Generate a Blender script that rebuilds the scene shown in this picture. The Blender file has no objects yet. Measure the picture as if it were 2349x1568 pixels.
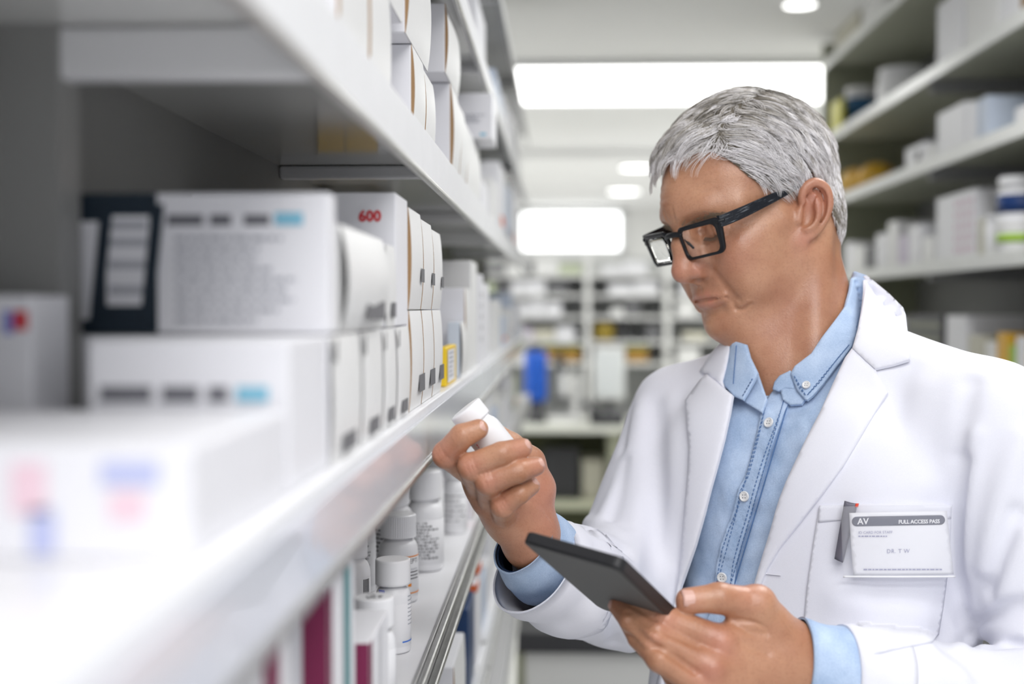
import bpy, bmesh, math, random
import numpy as np
from mathutils import Vector, Matrix
from mathutils.geometry import delaunay_2d_cdt

SC = bpy.context.scene
COL = SC.collection
random.seed(7)
RNG = np.random.default_rng(7)

# ------------------------------------------------------------------ camera
F_PX, CX, CY = 2900.0, 1174.5, 784.0
CAM = np.array([0.0, 0.0, 1.55])
_yaw = math.atan(113.5 / F_PX)
_pit = math.atan(79.0 / math.hypot(F_PX, 113.5))
FW = np.array([-math.sin(_yaw) * math.cos(_pit), math.cos(_yaw) * math.cos(_pit), -math.sin(_pit)])
RT = np.array([math.cos(_yaw), math.sin(_yaw), 0.0])
UPV = np.cross(RT, FW)
cam_data = bpy.data.cameras.new('camera')
cam_data.sensor_width = 36.0
cam_data.lens = 36.0 * F_PX / 2349.0
cam_data.clip_start = 0.02
cam_data.dof.use_dof = True
cam_data.dof.focus_distance = 1.20
cam_data.dof.aperture_fstop = 2.75
camera = bpy.data.objects.new('camera', cam_data)
COL.objects.link(camera)
camera.location = CAM.tolist()
camera.rotation_euler = (math.pi / 2 - _pit, 0.0, _yaw)
SC.camera = camera

# ------------------------------------------------------------------ light
SC.view_settings.view_transform = 'Standard'
SC.view_settings.look = 'None'
SC.view_settings.gamma = 1.0
SC.view_settings.use_curve_mapping = False
SC.view_settings.exposure = -0.20
world = bpy.data.worlds.new('world')
SC.world = world
world.use_nodes = True
world.node_tree.nodes['Background'].inputs[0].default_value = (0.92, 0.94, 1.0, 1)
world.node_tree.nodes['Background'].inputs[1].default_value = 0.98


def area_light(name, loc, rot, size, power, color=(1, 1, 1), cam_vis=True):
    d = bpy.data.lights.new(name, 'AREA')
    d.shape = 'RECTANGLE'
    d.size, d.size_y = size
    d.energy = power
    d.color = color
    o = bpy.data.objects.new(name, d)
    COL.objects.link(o)
    o.location = loc
    o.rotation_euler = rot
    return o


CEIL_Z = 2.62
# recessed ceiling panels above the aisle, near the camera; the other lamps are added fill
area_light('ceiling_light_rear', (0.45, -1.0, CEIL_Z - .03), (0, 0, 0), (1.2, 0.6), 42, (1, 0.99, 0.985))
area_light('ceiling_light_aisle', (0.35, 0.20, CEIL_Z - .03), (0, 0, 0), (0.9, 0.45), 13, (1, 0.99, 0.99))
area_light('shelf_fill_light', (0.80, 2.0, CEIL_Z - .03), (0, 0, 0), (0.4, 1.2), 24, (1, 1, 1))  # unseen fill lamp, added to brighten the front edges of the left shelving
area_light('far_fill_light_right', (2.4, 8.6, CEIL_Z - .03), (0, 0, 0), (1.0, 5.0), 135, (1, 1, 0.98))  # added fill lamp hidden behind the right shelving, lifts the far ceiling and walls
area_light('far_fill_light_left', (-2.0, 8.6, CEIL_Z - .03), (0, 0, 0), (1.0, 5.0), 135, (1, 1, 0.98))  # added fill lamp hidden behind the left shelving, brightens the far room


# ------------------------------------------------------------------ helpers
def proj(P):
    P = np.asarray(P, float) - CAM
    d = P @ FW
    return np.stack([CX + F_PX * (P @ RT) / d, CY - F_PX * (P @ UPV) / d], -1)


def rayv(x, y):
    x = np.asarray(x, float)
    y = np.asarray(y, float)
    return FW + RT * ((x - CX) / F_PX)[..., None] - UPV * ((y - CY) / F_PX)[..., None]


def at(x, y, Y):
    v = rayv(x, y)
    return CAM + v * (np.asarray(Y, float) / v[..., 1])[..., None]


def tag(o, label=None, cat=None, group=None, kind=None):
    if label: o['label'] = label
    if cat: o['category'] = cat
    if group: o['group'] = group
    if kind: o['kind'] = kind
    return o


def empty(name, loc=(0, 0, 0), label=None, cat=None, group=None, parent=None):
    o = bpy.data.objects.new(name, None)
    o.empty_display_size = 0.02
    COL.objects.link(o)
    o.location = [float(v) for v in loc]
    if parent is not None: o.parent = parent
    return tag(o, label, cat, group)


def link_mesh(name, me, mats, parent=None, loc=(0, 0, 0), rz=0.0, smooth=False):
    for m in (mats if isinstance(mats, (list, tuple)) else [mats]):
        if len(me.materials) == 0 or m.name not in [x.name for x in me.materials if x]:
            me.materials.append(m)
    o = bpy.data.objects.new(name, me)
    COL.objects.link(o)
    o.location = [float(v) for v in loc]
    o.rotation_euler[2] = rz
    if smooth:
        me.polygons.foreach_set('use_smooth', np.ones(len(me.polygons), bool))
    if parent is not None:
        o.parent = parent
    return o


def np_mesh(name, verts, quads=None, tris=None, smooth=True):
    me = bpy.data.meshes.new(name)
    verts = np.asarray(verts, np.float32)
    nq = 0 if quads is None else len(quads)
    nt = 0 if tris is None else len(tris)
    me.vertices.add(len(verts))
    me.vertices.foreach_set('co', verts.ravel())
    me.loops.add(nq * 4 + nt * 3)
    idx = []
    if nq: idx.append(np.asarray(quads, np.int32).ravel())
    if nt: idx.append(np.asarray(tris, np.int32).ravel())
    me.loops.foreach_set('vertex_index', np.concatenate(idx))
    me.polygons.add(nq + nt)
    starts = np.concatenate([np.arange(nq) * 4, nq * 4 + np.arange(nt) * 3]).astype(np.int32)
    me.polygons.foreach_set('loop_start', starts)
    me.polygons.foreach_set('use_smooth', np.full(nq + nt, smooth, bool))
    me.update(calc_edges=True)
    me.validate()
    return me


def bm_obj(name, bm, mat, parent=None, loc=(0, 0, 0), rz=0.0, smooth=False):
    me = bpy.data.meshes.new(name)
    bm.to_mesh(me)
    bm.free()
    return link_mesh(name, me, mat, parent, loc, rz, smooth)


def add_box(bm, x0, x1, y0, y1, z0, z1, bevel=0.0, seg=2):
    r = bmesh.ops.create_cube(bm, size=1.0)
    vs = r['verts']
    for v in vs:
        v.co = ((x0 + x1) / 2 + v.co.x * (x1 - x0), (y0 + y1) / 2 + v.co.y * (y1 - y0), (z0 + z1) / 2 + v.co.z * (z1 - z0))
    if bevel > 0:
        es = list({e for v in vs for e in v.link_edges})
        bmesh.ops.bevel(bm, geom=es, offset=bevel, segments=seg, affect='EDGES', profile=0.5)
    return vs


def box_obj(name, x0, x1, y0, y1, z0, z1, mat, parent=None, bevel=0.0, seg=2, origin=None):
    bm = bmesh.new()
    o = (0, 0, 0)
    if origin == 'base':
        o = ((x0 + x1) / 2, (y0 + y1) / 2, z0)
    if parent is not None:
        px, py, pz = parent.location
        if parent.parent is not None:
            px += parent.parent.location[0]; py += parent.parent.location[1]; pz += parent.parent.location[2]
        add_box(bm, x0 - px, x1 - px, y0 - py, y1 - py, z0 - pz, z1 - pz, bevel, seg)
    else:
        add_box(bm, x0 - o[0], x1 - o[0], y0 - o[1], y1 - o[1], z0 - o[2], z1 - o[2], bevel, seg)
    return bm_obj(name, bm, mat, parent, o if parent is None else (0, 0, 0))


def lathe_mesh(name, prof, n=32, smooth=True, ribs=None):
    """prof: list of (r, z); ribs=(i0,i1,depth,count) radial ribbing between profile rows"""
    prof = np.array(prof, float)
    ang = np.linspace(0, 2 * math.pi, n, endpoint=False)
    V = []
    for i, (r, z) in enumerate(prof):
        rr = np.full(n, r)
        if ribs and ribs[0] <= i <= ribs[1]:
            rr = r - ribs[2] * (np.arange(n) % 2)
        V.append(np.stack([rr * np.cos(ang), rr * np.sin(ang), np.full(n, z)], 1))
    V = np.concatenate(V)
    Q = []
    m = len(prof)
    j = np.arange(n)
    for i in range(m - 1):
        Q.append(np.stack([i * n + j, i * n + (j + 1) % n, (i + 1) * n + (j + 1) % n, (i + 1) * n + j], 1))
    return np_mesh(name, V, np.concatenate(Q), smooth=smooth)


# ------------------------------------------------------------------ materials
MATS = {}


def mat(name, color, rough=0.5, metal=0.0, noise=0.0, nscale=8.0, bump=0.0, bscale=60.0, spec=0.5, alpha=None,
        trans=0.0, sss=0.0, emit=None, estr=0.0, coat=0.0, ior=1.45, vary=None, thin=False):
    if name in MATS: return MATS[name]
    m = bpy.data.materials.new(name)
    m.use_nodes = True
    nt = m.node_tree
    b = nt.nodes['Principled BSDF']
    c = (color[0], color[1], color[2], 1)
    b.inputs['Base Color'].default_value = c
    b.inputs['Roughness'].default_value = rough
    b.inputs['Metallic'].default_value = metal
    b.inputs['Specular IOR Level'].default_value = spec
    b.inputs['IOR'].default_value = ior
    b.inputs['Transmission Weight'].default_value = trans
    b.inputs['Coat Weight'].default_value = coat
    if alpha is not None: b.inputs['Alpha'].default_value = alpha
    if sss:
        b.inputs['Subsurface Weight'].default_value = sss
        b.inputs['Subsurface Radius'].default_value = (0.010, 0.004, 0.002)
        b.inputs['Subsurface Scale'].default_value = 0.6
    if emit:
        b.inputs['Emission Color'].default_value = (*emit, 1)
        b.inputs['Emission Strength'].default_value = estr
    if noise or bump:
        tc = nt.nodes.new('ShaderNodeTexCoord')
    if noise:
        n = nt.nodes.new('ShaderNodeTexNoise')
        n.inputs['Scale'].default_value = nscale
        n.inputs['Detail'].default_value = 5
        nt.links.new(tc.outputs['Object'], n.inputs['Vector'])
        r = nt.nodes.new('ShaderNodeMix')
        r.data_type = 'RGBA'
        lo = tuple(max(0, v * (1 - noise)) for v in color)
        hi = tuple(min(1, v * (1 + noise)) for v in (vary or color))
        r.inputs[6].default_value = (*lo, 1)
        r.inputs[7].default_value = (*hi, 1)
        nt.links.new(n.outputs['Fac'], r.inputs[0])
        nt.links.new(r.outputs[2], b.inputs['Base Color'])
    if bump:
        n2 = nt.nodes.new('ShaderNodeTexNoise')
        n2.inputs['Scale'].default_value = bscale
        n2.inputs['Detail'].default_value = 4
        nt.links.new(tc.outputs['Object'], n2.inputs['Vector'])
        bp = nt.nodes.new('ShaderNodeBump')
        bp.inputs['Strength'].default_value = bump
        bp.inputs['Distance'].default_value = 0.002
        nt.links.new(n2.outputs['Fac'], bp.inputs['Height'])
        nt.links.new(bp.outputs['Normal'], b.inputs['Normal'])
    MATS[name] = m
    return m


# ------------------------------------------------------------------ signed-distance modelling
class Field:
    """list of smooth-blended primitives; evaluated on broadcastable coordinate arrays"""

    def __init__(s, g=1.0):
        s.ops = []
        s.g = g          # factor for radii, blends and creases, paired with depths scaled about the camera

    def cap(s, a, b, r1, r2=None, k=.004, sub=False, sym=False):
        g = s.g
        s.ops.append(('cap', np.array(a, np.float32), np.array(b, np.float32), r1 * g, (r1 if r2 is None else r2) * g, k * g, sub, sym)); return s

    def path(s, pts, rs, k=.004, sub=False, sym=False, kk=None):
        for i in range(len(pts) - 1):
            ra = rs if np.isscalar(rs) else rs[i]
            rb = rs if np.isscalar(rs) else rs[i + 1]
            s.cap(pts[i], pts[i + 1], ra, rb, k if (i == 0 or kk is None) else kk, sub, sym)
        return s

    def ell(s, c, r, k=.004, sub=False, sym=False, rot=None):
        s.ops.append(('ell', np.array(c, np.float32), np.array(r, np.float32) * s.g, None if rot is None else np.array(rot, np.float32), k, sub, sym)); return s

    def crease(s, pts, depth, w, sym=False):
        """groove (depth>0) or ridge (depth<0) along a polyline"""
        s.ops.append(('cre', np.array(pts, np.float32), depth * s.g, w * s.g, sym)); return s

    def func(s, fn): s.ops.append(('fn', fn)); return s

    def bounds(s, op):
        t = op[0]
        if t == 'cap':
            m = max(op[3], op[4]) + op[5] * 1.2 + .012
            return np.minimum(op[1], op[2]) - m, np.maximum(op[1], op[2]) + m
        if t == 'ell':
            m = op[2].max() if op[3] is not None else op[2]
            m = m + op[4] * 1.2 + .012
            return op[1] - m, op[1] + m
        if t == 'cre':
            m = op[3] * 2.6
            return op[1].min(0) - m, op[1].max(0) + m
        return None

    @staticmethod
    def _cap(x, y, z, a, b, r1, r2):
        ab = b - a
        L = float(ab @ ab) + 1e-12
        ax, ay, az = x - a[0], y - a[1], z - a[2]
        t = np.clip((ax * ab[0] + ay * ab[1] + az * ab[2]) / L, 0, 1)
        return np.sqrt((ax - t * ab[0]) ** 2 + (ay - t * ab[1]) ** 2 + (az - t * ab[2]) ** 2) - (r1 + t * (r2 - r1))

    def _apply(s, op, d, x, y, z):
        t = op[0]
        if t == 'fn':
            return op[1](d, x, y, z)
        if t == 'cre':
            if op[4]: x = np.abs(x)
            pts = op[1]
            m = None
            for i in range(len(pts) - 1):
                q = s._cap(x, y, z, pts[i], pts[i + 1], 0, 0)
                m = q if m is None else np.minimum(m, q)
            return d + op[2] * np.exp(-(m / op[3]) ** 2)
        if t == 'cap':
            _, a, b, r1, r2, k, sub, sym = op
            if sym: x = np.abs(x)
            q = s._cap(x, y, z, a, b, r1, r2)
        else:
            _, c, r, rot, k, sub, sym = op
            if sym: x = np.abs(x)
            px, py, pz = x - c[0], y - c[1], z - c[2]
            if rot is not None:
                px, py, pz = (px * rot[0, 0] + py * rot[1, 0] + pz * rot[2, 0], px * rot[0, 1] + py * rot[1, 1] + pz * rot[2, 1],
                              px * rot[0, 2] + py * rot[1, 2] + pz * rot[2, 2])
            k0 = np.sqrt((px / r[0]) ** 2 + (py / r[1]) ** 2 + (pz / r[2]) ** 2)
            k1 = np.sqrt((px / r[0] ** 2) ** 2 + (py / r[1] ** 2) ** 2 + (pz / r[2] ** 2) ** 2) + 1e-9
            q = k0 * (k0 - 1) / k1
        if sub:
            h = np.clip(.5 - .5 * (q + d) / k, 0, 1)
            return d * (1 - h) - q * h + k * h * (1 - h)
        h = np.clip(.5 + .5 * (d - q) / k, 0, 1)
        return d * (1 - h) + q * h - k * h * (1 - h)

    def at_points(s, P):
        x, y, z = P[:, 0], P[:, 1], P[:, 2]
        d = np.full(len(P), 1.0, np.float64)
        for op in s.ops: d = s._apply(op, d, x, y, z)
        return d

    def grid(s, lo, hi, h):
        lo = np.array(lo, float)
        n = np.ceil((np.array(hi) - lo) / h).astype(int) + 1
        g = [(lo[i] + np.arange(n[i]) * h).astype(np.float32) for i in range(3)]
        D = np.full(n, 0.05, np.float32)
        for op in s.ops:
            b = s.bounds(op)
            if b is None:
                D = op[1](D, g[0][:, None, None], g[1][None, :, None], g[2][None, None, :]).astype(np.float32)
                continue
            syms = (1,)
            if (op[0] in ('cap', 'ell') and op[-1]) or (op[0] == 'cre' and op[4]): syms = (1, -1)
            for sg in syms:
                bl, bh = b[0].copy(), b[1].copy()
                if sg < 0:
                    bl[0], bh[0] = -b[1][0], -b[0][0]
                    bh[0] = min(bh[0], -1e-6)
                elif len(syms) == 2:
                    bl[0] = max(bl[0], 0.0)
                sl = []
                for i in range(3):
                    i0 = max(0, int(np.searchsorted(g[i], bl[i])))
                    i1 = min(n[i], int(np.searchsorted(g[i], bh[i])) + (0 if (sg < 0 and i == 0) else 1))
                    sl.append((i0, i1))
                if any(a >= b_ for a, b_ in sl): continue
                S = tuple(slice(a, b_) for a, b_ in sl)
                D[S] = s._apply(op, D[S], g[0][S[0]][:, None, None], g[1][S[1]][None, :, None], g[2][S[2]][None, None, :])
        return D, lo, h


def surface_nets(D, lo, h):
    ins = D < 0
    c = np.zeros([n - 1 for n in D.shape], np.uint8)
    for i in (0, 1):
        for j in (0, 1):
            for k in (0, 1):
                c += ins[i:D.shape[0] - 1 + i, j:D.shape[1] - 1 + j, k:D.shape[2] - 1 + k]
    act = (c > 0) & (c < 8)
    idx = np.argwhere(act)
    corners = np.array([(i, j, k) for i in (0, 1) for j in (0, 1) for k in (0, 1)])
    V = np.stack([D[idx[:, 0] + o[0], idx[:, 1] + o[1], idx[:, 2] + o[2]] for o in corners], 1)
    acc = np.zeros((len(idx), 3))
    cnt = np.zeros(len(idx))
    for a in range(8):
        for b in range(a + 1, 8):
            if np.abs(corners[a] - corners[b]).sum() != 1: continue
            m = (V[:, a] < 0) != (V[:, b] < 0)
            t = V[m, a] / (V[m, a] - V[m, b])
            acc[m] += corners[a] + t[:, None] * (corners[b] - corners[a])
            cnt[m] += 1
    P = (idx + acc / cnt[:, None]) * h + lo
    vid = np.full(c.shape, -1, np.int32)
    vid[act] = np.arange(len(idx))
    Q = []
    for ax in range(3):
        sa = [slice(None)] * 3
        sb = [slice(None)] * 3
        sa[ax] = slice(0, -1)
        sb[ax] = slice(1, None)
        A, B = ins[tuple(sa)], ins[tuple(sb)]
        e = np.argwhere(A != B)
        u, w = (ax + 1) % 3, (ax + 2) % 3
        ok = (e[:, u] > 0) & (e[:, w] > 0) & (e[:, u] < c.shape[u]) & (e[:, w] < c.shape[w])
        e = e[ok]
        q = []
        for du, dw in ((-1, -1), (0, -1), (0, 0), (-1, 0)):
            f = e.copy()
            f[:, u] += du
            f[:, w] += dw
            q.append(vid[f[:, 0], f[:, 1], f[:, 2]])
        q = np.stack(q, 1)
        flip = ~A[e[:, 0], e[:, 1], e[:, 2]]
        q[flip] = q[flip][:, ::-1]
        Q.append(q)
    return P, np.concatenate(Q)


def smooth_verts(P, Q, it=1, lam=.5):
    for _ in range(it):
        acc = np.zeros_like(P)
        cnt = np.zeros(len(P))
        for i in range(4):
            a, b = Q[:, i], Q[:, (i + 1) % 4]
            np.add.at(acc, a, P[b]); np.add.at(cnt, a, 1)
            np.add.at(acc, b, P[a]); np.add.at(cnt, b, 1)
        P = P + lam * (acc / np.maximum(cnt, 1)[:, None] - P)
    return P
# ================================================================== ROOM
CZ = float(CAM[2])
M_WALL = mat('white_wall_paint', (.80, .80, .79), .8, noise=.03, nscale=3)
M_CEIL = mat('white_ceiling_paint', (.86, .86, .86), .85, noise=.03, nscale=2)
M_FLOOR = mat('pale_vinyl_floor', (.72, .72, .70), .35, noise=.08, nscale=6)
M_LAMP = mat('lamp_diffuser', (1, 1, 1), .5, emit=(1, 1, .985), estr=4.5)
M_LAMP2 = mat('downlight_glow', (1, 1, 1), .5, emit=(1, 1, .97), estr=5.0)
M_LITWIN = mat('daylit_window', (1, 1, 1), .5, emit=(.98, 1, 1), estr=3.2)
M_STEEL = mat('grey_enamel_steel', (.62, .63, .65), .30, metal=.15, noise=.04, nscale=5, bump=.03, bscale=60)
M_OLIVE = mat('olive_grey_enamel', (.33, .34, .25), .45, noise=.08, nscale=4)
M_WHITE = mat('white_enamel', (.80, .80, .81), .35, noise=.03, nscale=4)


def struct(o):
    o['kind'] = 'structure'
    return o


struct(box_obj('floor', -3.2, 3.4, -1.5, 14.0, -.05, 0, M_FLOOR))
struct(box_obj('ceiling', -3.2, 3.4, -1.5, 14.0, CEIL_Z, CEIL_Z + .05, M_CEIL))
struct(box_obj('wall_left', -3.25, -3.2, -1.5, 14.0, 0, CEIL_Z, M_WALL))
struct(box_obj('wall_right', 3.4, 3.45, -1.5, 14.0, 0, CEIL_Z, M_WALL))
struct(box_obj('wall_back', -3.2, 3.4, 13.6, 13.65, 0, CEIL_Z, M_WALL))
# bright window high in the far wall
wz0, wz1 = CZ + .62, CZ + 1.0
win = struct(empty('window_1', (.1, 13.58, wz0)))
box_obj('pane', -.42, .62, 13.56, 13.57, wz0, wz1, M_LITWIN, win)
for nm, a in (('window_frame', (-.47, -.42, wz0 - .05, wz1 + .04)), ('window_frame', (.62, .67, wz0 - .05, wz1 + .04)), ('window_sill', (-.5, .7, wz0 - .07, wz0)), ('window_frame', (-.47, .67, wz1, wz1 + .04))):
    box_obj(nm, a[0], a[1], 13.53, 13.59, a[2], a[3], M_WHITE, win)
# ceiling beam across the aisle
struct(box_obj('trim_1', -3.2, 3.4, 8.6, 8.8, CEIL_Z - .05, CEIL_Z, M_CEIL))

# ceiling lights
def panel_light(x0, x1, y0, y1, label):
    r = empty('ceiling_light', ((x0 + x1) / 2, (y0 + y1) / 2, CEIL_Z - .03), label, 'ceiling light')
    box_obj('diffuser', x0 + .03, x1 - .03, y0 + .03, y1 - .03, CEIL_Z - .022, CEIL_Z - .008, M_LAMP, r)
    for a in ((x0, x1, y0, y0 + .03), (x0, x1, y1 - .03, y1), (x0, x0 + .03, y0 + .03, y1 - .03), (x1 - .03, x1, y0 + .03, y1 - .03)):
        box_obj('frame', *a, CEIL_Z - .03, CEIL_Z - .001, M_WHITE, r)


panel_light(-.6, 1.5, 5.5, 6.55, 'wide bright ceiling panel light across the aisle ahead')


def downlight(px, py, label):
    d = (CEIL_Z - CZ) * F_PX / (705.0 - py)
    c = at(px, py, d)
    r = empty('downlight', (c[0], c[1], CEIL_Z), label, 'downlight', 'round downlights')
    R_ = 40 * d / F_PX
    link_mesh('diffuser', lathe_mesh('diffuser', [(0, -.012), (R_ * .9, -.012), (R_ * .9, -.004)], 32), M_LAMP2, r)
    link_mesh('ring', lathe_mesh('ring', [(R_ * .9, -.004), (R_ * .9, -.016), (R_, -.016), (R_ * 1.03, -.001)], 32), M_WHITE, r)


downlight(1460, 384, 'round ceiling downlight beside the fringe of the man')
downlight(1432, 438, 'smaller round ceiling downlight farther down the room')
downlight(1835, 14, 'round ceiling downlight above the right hand shelving')
# ================================================================== PERSON
# head frame: origin between the ears, x = his right, y = forward, z = up
HR = np.array([[-0.49, -0.824, -0.2845], [0.8668, -0.4951, -0.0592], [-0.0921, -0.2756, 0.9568]])
HT = np.array([0.21126, 1.38287, 1.63920])


def h2w(P): return np.asarray(P, float) @ HR.T + HT


def w2h(P): return (np.asarray(P, float) - HT) @ HR


# body frame: origin between the shoulders, x = his left, y = forward, z = up
BYAW = math.radians(42)
BF = np.array([-math.sin(BYAW), -math.cos(BYAW), 0.0])
BL = np.array([math.cos(BYAW), -math.sin(BYAW), 0.0])
BO = np.array([0.262, 1.327, 1.475])
BM = np.stack([BL, BF, np.array([0, 0, 1.0])], 1)


def b2w(P): return np.asarray(P, float) @ BM.T + BO


def w2b(P): return (np.asarray(P, float) - BO) @ BM


def cm(*v): return np.array(v) * 0.01


def rotx(a):
    c, s = math.cos(a), math.sin(a)
    return np.array([[1, 0, 0], [0, c, -s], [0, s, c]])


def rotz(a):
    c, s = math.cos(a), math.sin(a)
    return np.array([[c, -s, 0], [s, c, 0], [0, 0, 1]])


def crom(pts, n=5):
    """smooth curve through points"""
    P = np.array(pts, float)
    P = np.vstack([2 * P[0] - P[1], P, 2 * P[-1] - P[-2]])
    out = []
    for i in range(1, len(P) - 2):
        for t in np.linspace(0, 1, n, endpoint=False):
            a, b, c, d = P[i - 1], P[i], P[i + 1], P[i + 2]
            out.append(.5 * (2 * b + (c - a) * t + (2 * a - 5 * b + 4 * c - d) * t * t + (3 * b - a - 3 * c + d) * t ** 3))
    out.append(P[-2])
    return np.array(out)


def onface(f, xz):
    """points on the front of the face at the given (x, z)"""
    xz = np.asarray(xz)
    y = np.full(len(xz), .135)
    for _ in range(60):
        y -= np.clip(f.at_points(np.column_stack([xz[:, 0], y, xz[:, 1]])) * .7, -.004, .02)
    return np.column_stack([xz[:, 0], y, xz[:, 1]])


def head_field():
    f = Field()
    S = dict(sym=True)

    def curve(pts, rs, n=4, **kw):
        q = crom(np.column_stack([np.array(pts), np.array(rs)[:, None]]), n)
        f.path([p[:3] for p in q], [p[3] for p in q], **kw)

    # skull
    f.ell(cm(0, -.7, 4.8), cm(7.4, 9.2, 8.5), k=.01)
    f.ell(cm(0, 2.9, 4.8), cm(6.2, 6.5, 6.6), k=.02)
    f.ell(cm(0, -3.8, .3), cm(6.6, 6.2, 6.6), k=.02)
    # face mass, cheeks, jaw
    f.ell(cm(0, 3.9, -1.8), cm(5.8, 4.9, 6.0), k=.02)
    f.ell(cm(0, 4.3, -6.0), cm(4.8, 4.3, 4.5), k=.02)
    f.cap(cm(5.4, .4, -4.8), cm(1.8, 6.9, -8.6), .0150, .0140, k=.02, **S)
    f.cap(cm(6.0, -.4, -.5), cm(5.4, .4, -4.8), .0135, .0150, k=.015, **S)
    f.ell(cm(0, 8.1, -9.0), cm(1.8, 1.6, 1.5), k=.012)
    f.ell(cm(0, 6.6, -8.6), cm(2.6, 2.2, 1.6), k=.014)
    f.cap(cm(6.1, 2.0, .0), cm(4.6, 6.3, -1.0), .0115, .0135, k=.02, **S)
    f.ell(cm(3.3, 6.9, -2.8), cm(2.3, 1.75, 2.3), k=.018, **S)
    f.ell(cm(4.9, 3.0, -3.2), cm(1.7, 3.2, 3.4), k=.02, **S)
    f.ell(cm(3.9, 5.4, -5.4), cm(1.8, 2.3, 2.2), k=.018, **S)
    # brow
    f.cap(cm(.7, 9.15, 3.5), cm(2.9, 8.10, 3.4), .0102, .0095, k=.016, **S)
    f.cap(cm(2.9, 8.10, 3.4), cm(5.1, 5.95, 2.8), .0095, .0085, k=.018, **S)
    f.ell(cm(0, 8.5, 4.8), cm(2.2, 1.85, 2.6), k=.02)
    # muzzle
    f.ell(cm(0, 7.0, -5.2), cm(2.9, 2.45, 2.6), k=.014)
    # eye sockets
    f.ell(cm(3.2, 9.6, 1.4), cm(1.9, 2.0, 1.25), k=.012, sub=True, **S)
    f.ell(cm(1.75, 9.8, 1.2), cm(.7, 1.1, 1.0), k=.009, sub=True, **S)
    # eyeball and lids (looking down)
    f.ell(cm(3.15, 7.35, .95), cm(1.45, 1.28, 1.25), k=.004, **S)
    f.cap(cm(1.95, 8.40, .55), cm(4.3, 7.85, .40), .0022, .0022, k=.003, **S)
    f.ell(cm(3.2, 7.85, -.45), cm(1.4, .7, .65), k=.008, **S)
    f.crease([cm(1.9, 8.5, 1.5), cm(3.2, 8.6, 1.9), cm(4.5, 7.9, 1.5)], .0016, .0020, **S)
    # nose
    f.cap(cm(0, 9.3, 2.6), cm(0, 10.4, .4), .0074, .0080, k=.010)
    f.cap(cm(0, 10.4, .4), cm(0, 11.0, -1.9), .0082, .0098, k=.007)
    f.ell(cm(0, 11.05, -2.3), cm(1.18, 1.12, 1.12), k=.006)
    f.cap(cm(.55, 9.6, .6), cm(1.15, 9.35, -1.7), .0075, .0100, k=.012, **S)
    f.ell(cm(1.22, 9.75, -2.45), cm(.86, 1.25, .95), k=.007, **S)
    f.cap(cm(0, 10.7, -3.0), cm(0, 9.7, -3.55), .0046, .0058, k=.006)
    f.ell(cm(.68, 10.15, -3.6), cm(.36, .75, .45), k=.002, sub=True, **S)
    # lips, mouth line and the folds of age, laid on the surface
    P = lambda pts, n=4: onface(f, crom(np.array(pts, float) * .01, n))
    up = [(0, -5.30), (1.0, -5.32), (1.9, -5.55), (2.6, -5.85)]
    lo = [(0, -6.30), (1.0, -6.30), (1.9, -6.15), (2.5, -5.98)]
    mo = [(0, -5.78), (1.0, -5.82), (2.0, -5.86), (2.75, -5.98)]
    pu, pl, pm = P(up), P(lo), P(mo)
    f.crease(pu, -.0028, .0040, **S)
    f.crease(pl, -.0036, .0046, **S)
    f.crease(pm, .0062, .0017, **S)
    f.crease(P([(0, -7.25), (.9, -7.3), (1.7, -7.2)]), .0034, .0065, **S)
    f.crease(P([(0, -3.9), (0.01, -4.9)]), .0010, .0026)
    f.crease(P([(1.95, -1.9), (2.15, -2.5), (1.95, -3.1)]), .0020, .0022, **S)
    f.crease(P([(2.2, -2.6), (2.75, -3.8), (3.2, -5.0), (3.5, -6.2)]), .0026, .0040, **S)
    f.crease(P([(2.75, -6.0), (3.05, -6.7), (3.15, -7.5)]), .0018, .0028, **S)
    f.crease(P([(2.95, -7.45), (3.7, -7.65), (4.5, -7.35)]), .0019, .0020, **S)
    f.crease(P([(3.2, -7.0), (3.9, -7.1), (4.4, -6.9)]), -.0014, .0034, **S)
    f.crease(P([(4.4, .5), (5.0, .1), (5.5, -.2)]), .0009, .0016, **S)
    f.crease(P([(4.4, 1.1), (5.1, 1.2), (5.5, 1.1)]), .0009, .0016, **S)
    f.crease(P([(1.9, -.7), (3.2, -1.1), (4.6, -.7)]), .0011, .0022, **S)
    f.crease(P([(.55, 3.0), (.75, 4.4)]), .0012, .0017, **S)
    for u, dd in ((4.9, .0005), (5.7, .0007), (6.5, .0007), (7.2, .0006)):
        f.crease(P([(0, u - .1), (1.6, u - .15), (3.2, u + .15), (4.8, u + .1)]), dd, .0018, **S)
    f.ell(cm(3.2, 7.35, .95), cm(1.42, 1.26, 1.22), k=.002, **S)
    f.crease(P([(1.95, .55), (3.2, .2), (4.4, .35)]), .0020, .0012, **S)
    # neck
    nb = w2h(b2w((0, -.022, -.045)))
    f.cap(cm(0, -2.4, -1.5), nb, .0590, .0620, k=.02)
    nf = w2h(b2w((0.0, .018, -.06)))
    f.cap(cm(0, 2.6, -7.2), nf, .034, .036, k=.022)
    f.cap(cm(0, 5.6, -7.4), nf * .5 + cm(0, 5.6, -7.4) * .5, .022, .022, k=.024)
    for sg in (-1, 1):
        f.cap(cm(6.0 * sg, -2.6, -2.8), w2h(b2w((-.020 * sg, .036, -.035))), .0120, .0090, k=.016)
    sh = w2h(b2w((0, -.02, -.06)))
    for sg in (-1, 1):
        f.cap(sh, w2h(b2w((.12 * sg, -.025, -.07))), .040, .032, k=.03)
    f.crease(crom([cm(7.0, -.5, -3.4), cm(6.5, -.7, -5.0), cm(5.6, .4, -7.4)], 3), .0015, .0026, **S)
    # ears
    B = ear_pt
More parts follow.
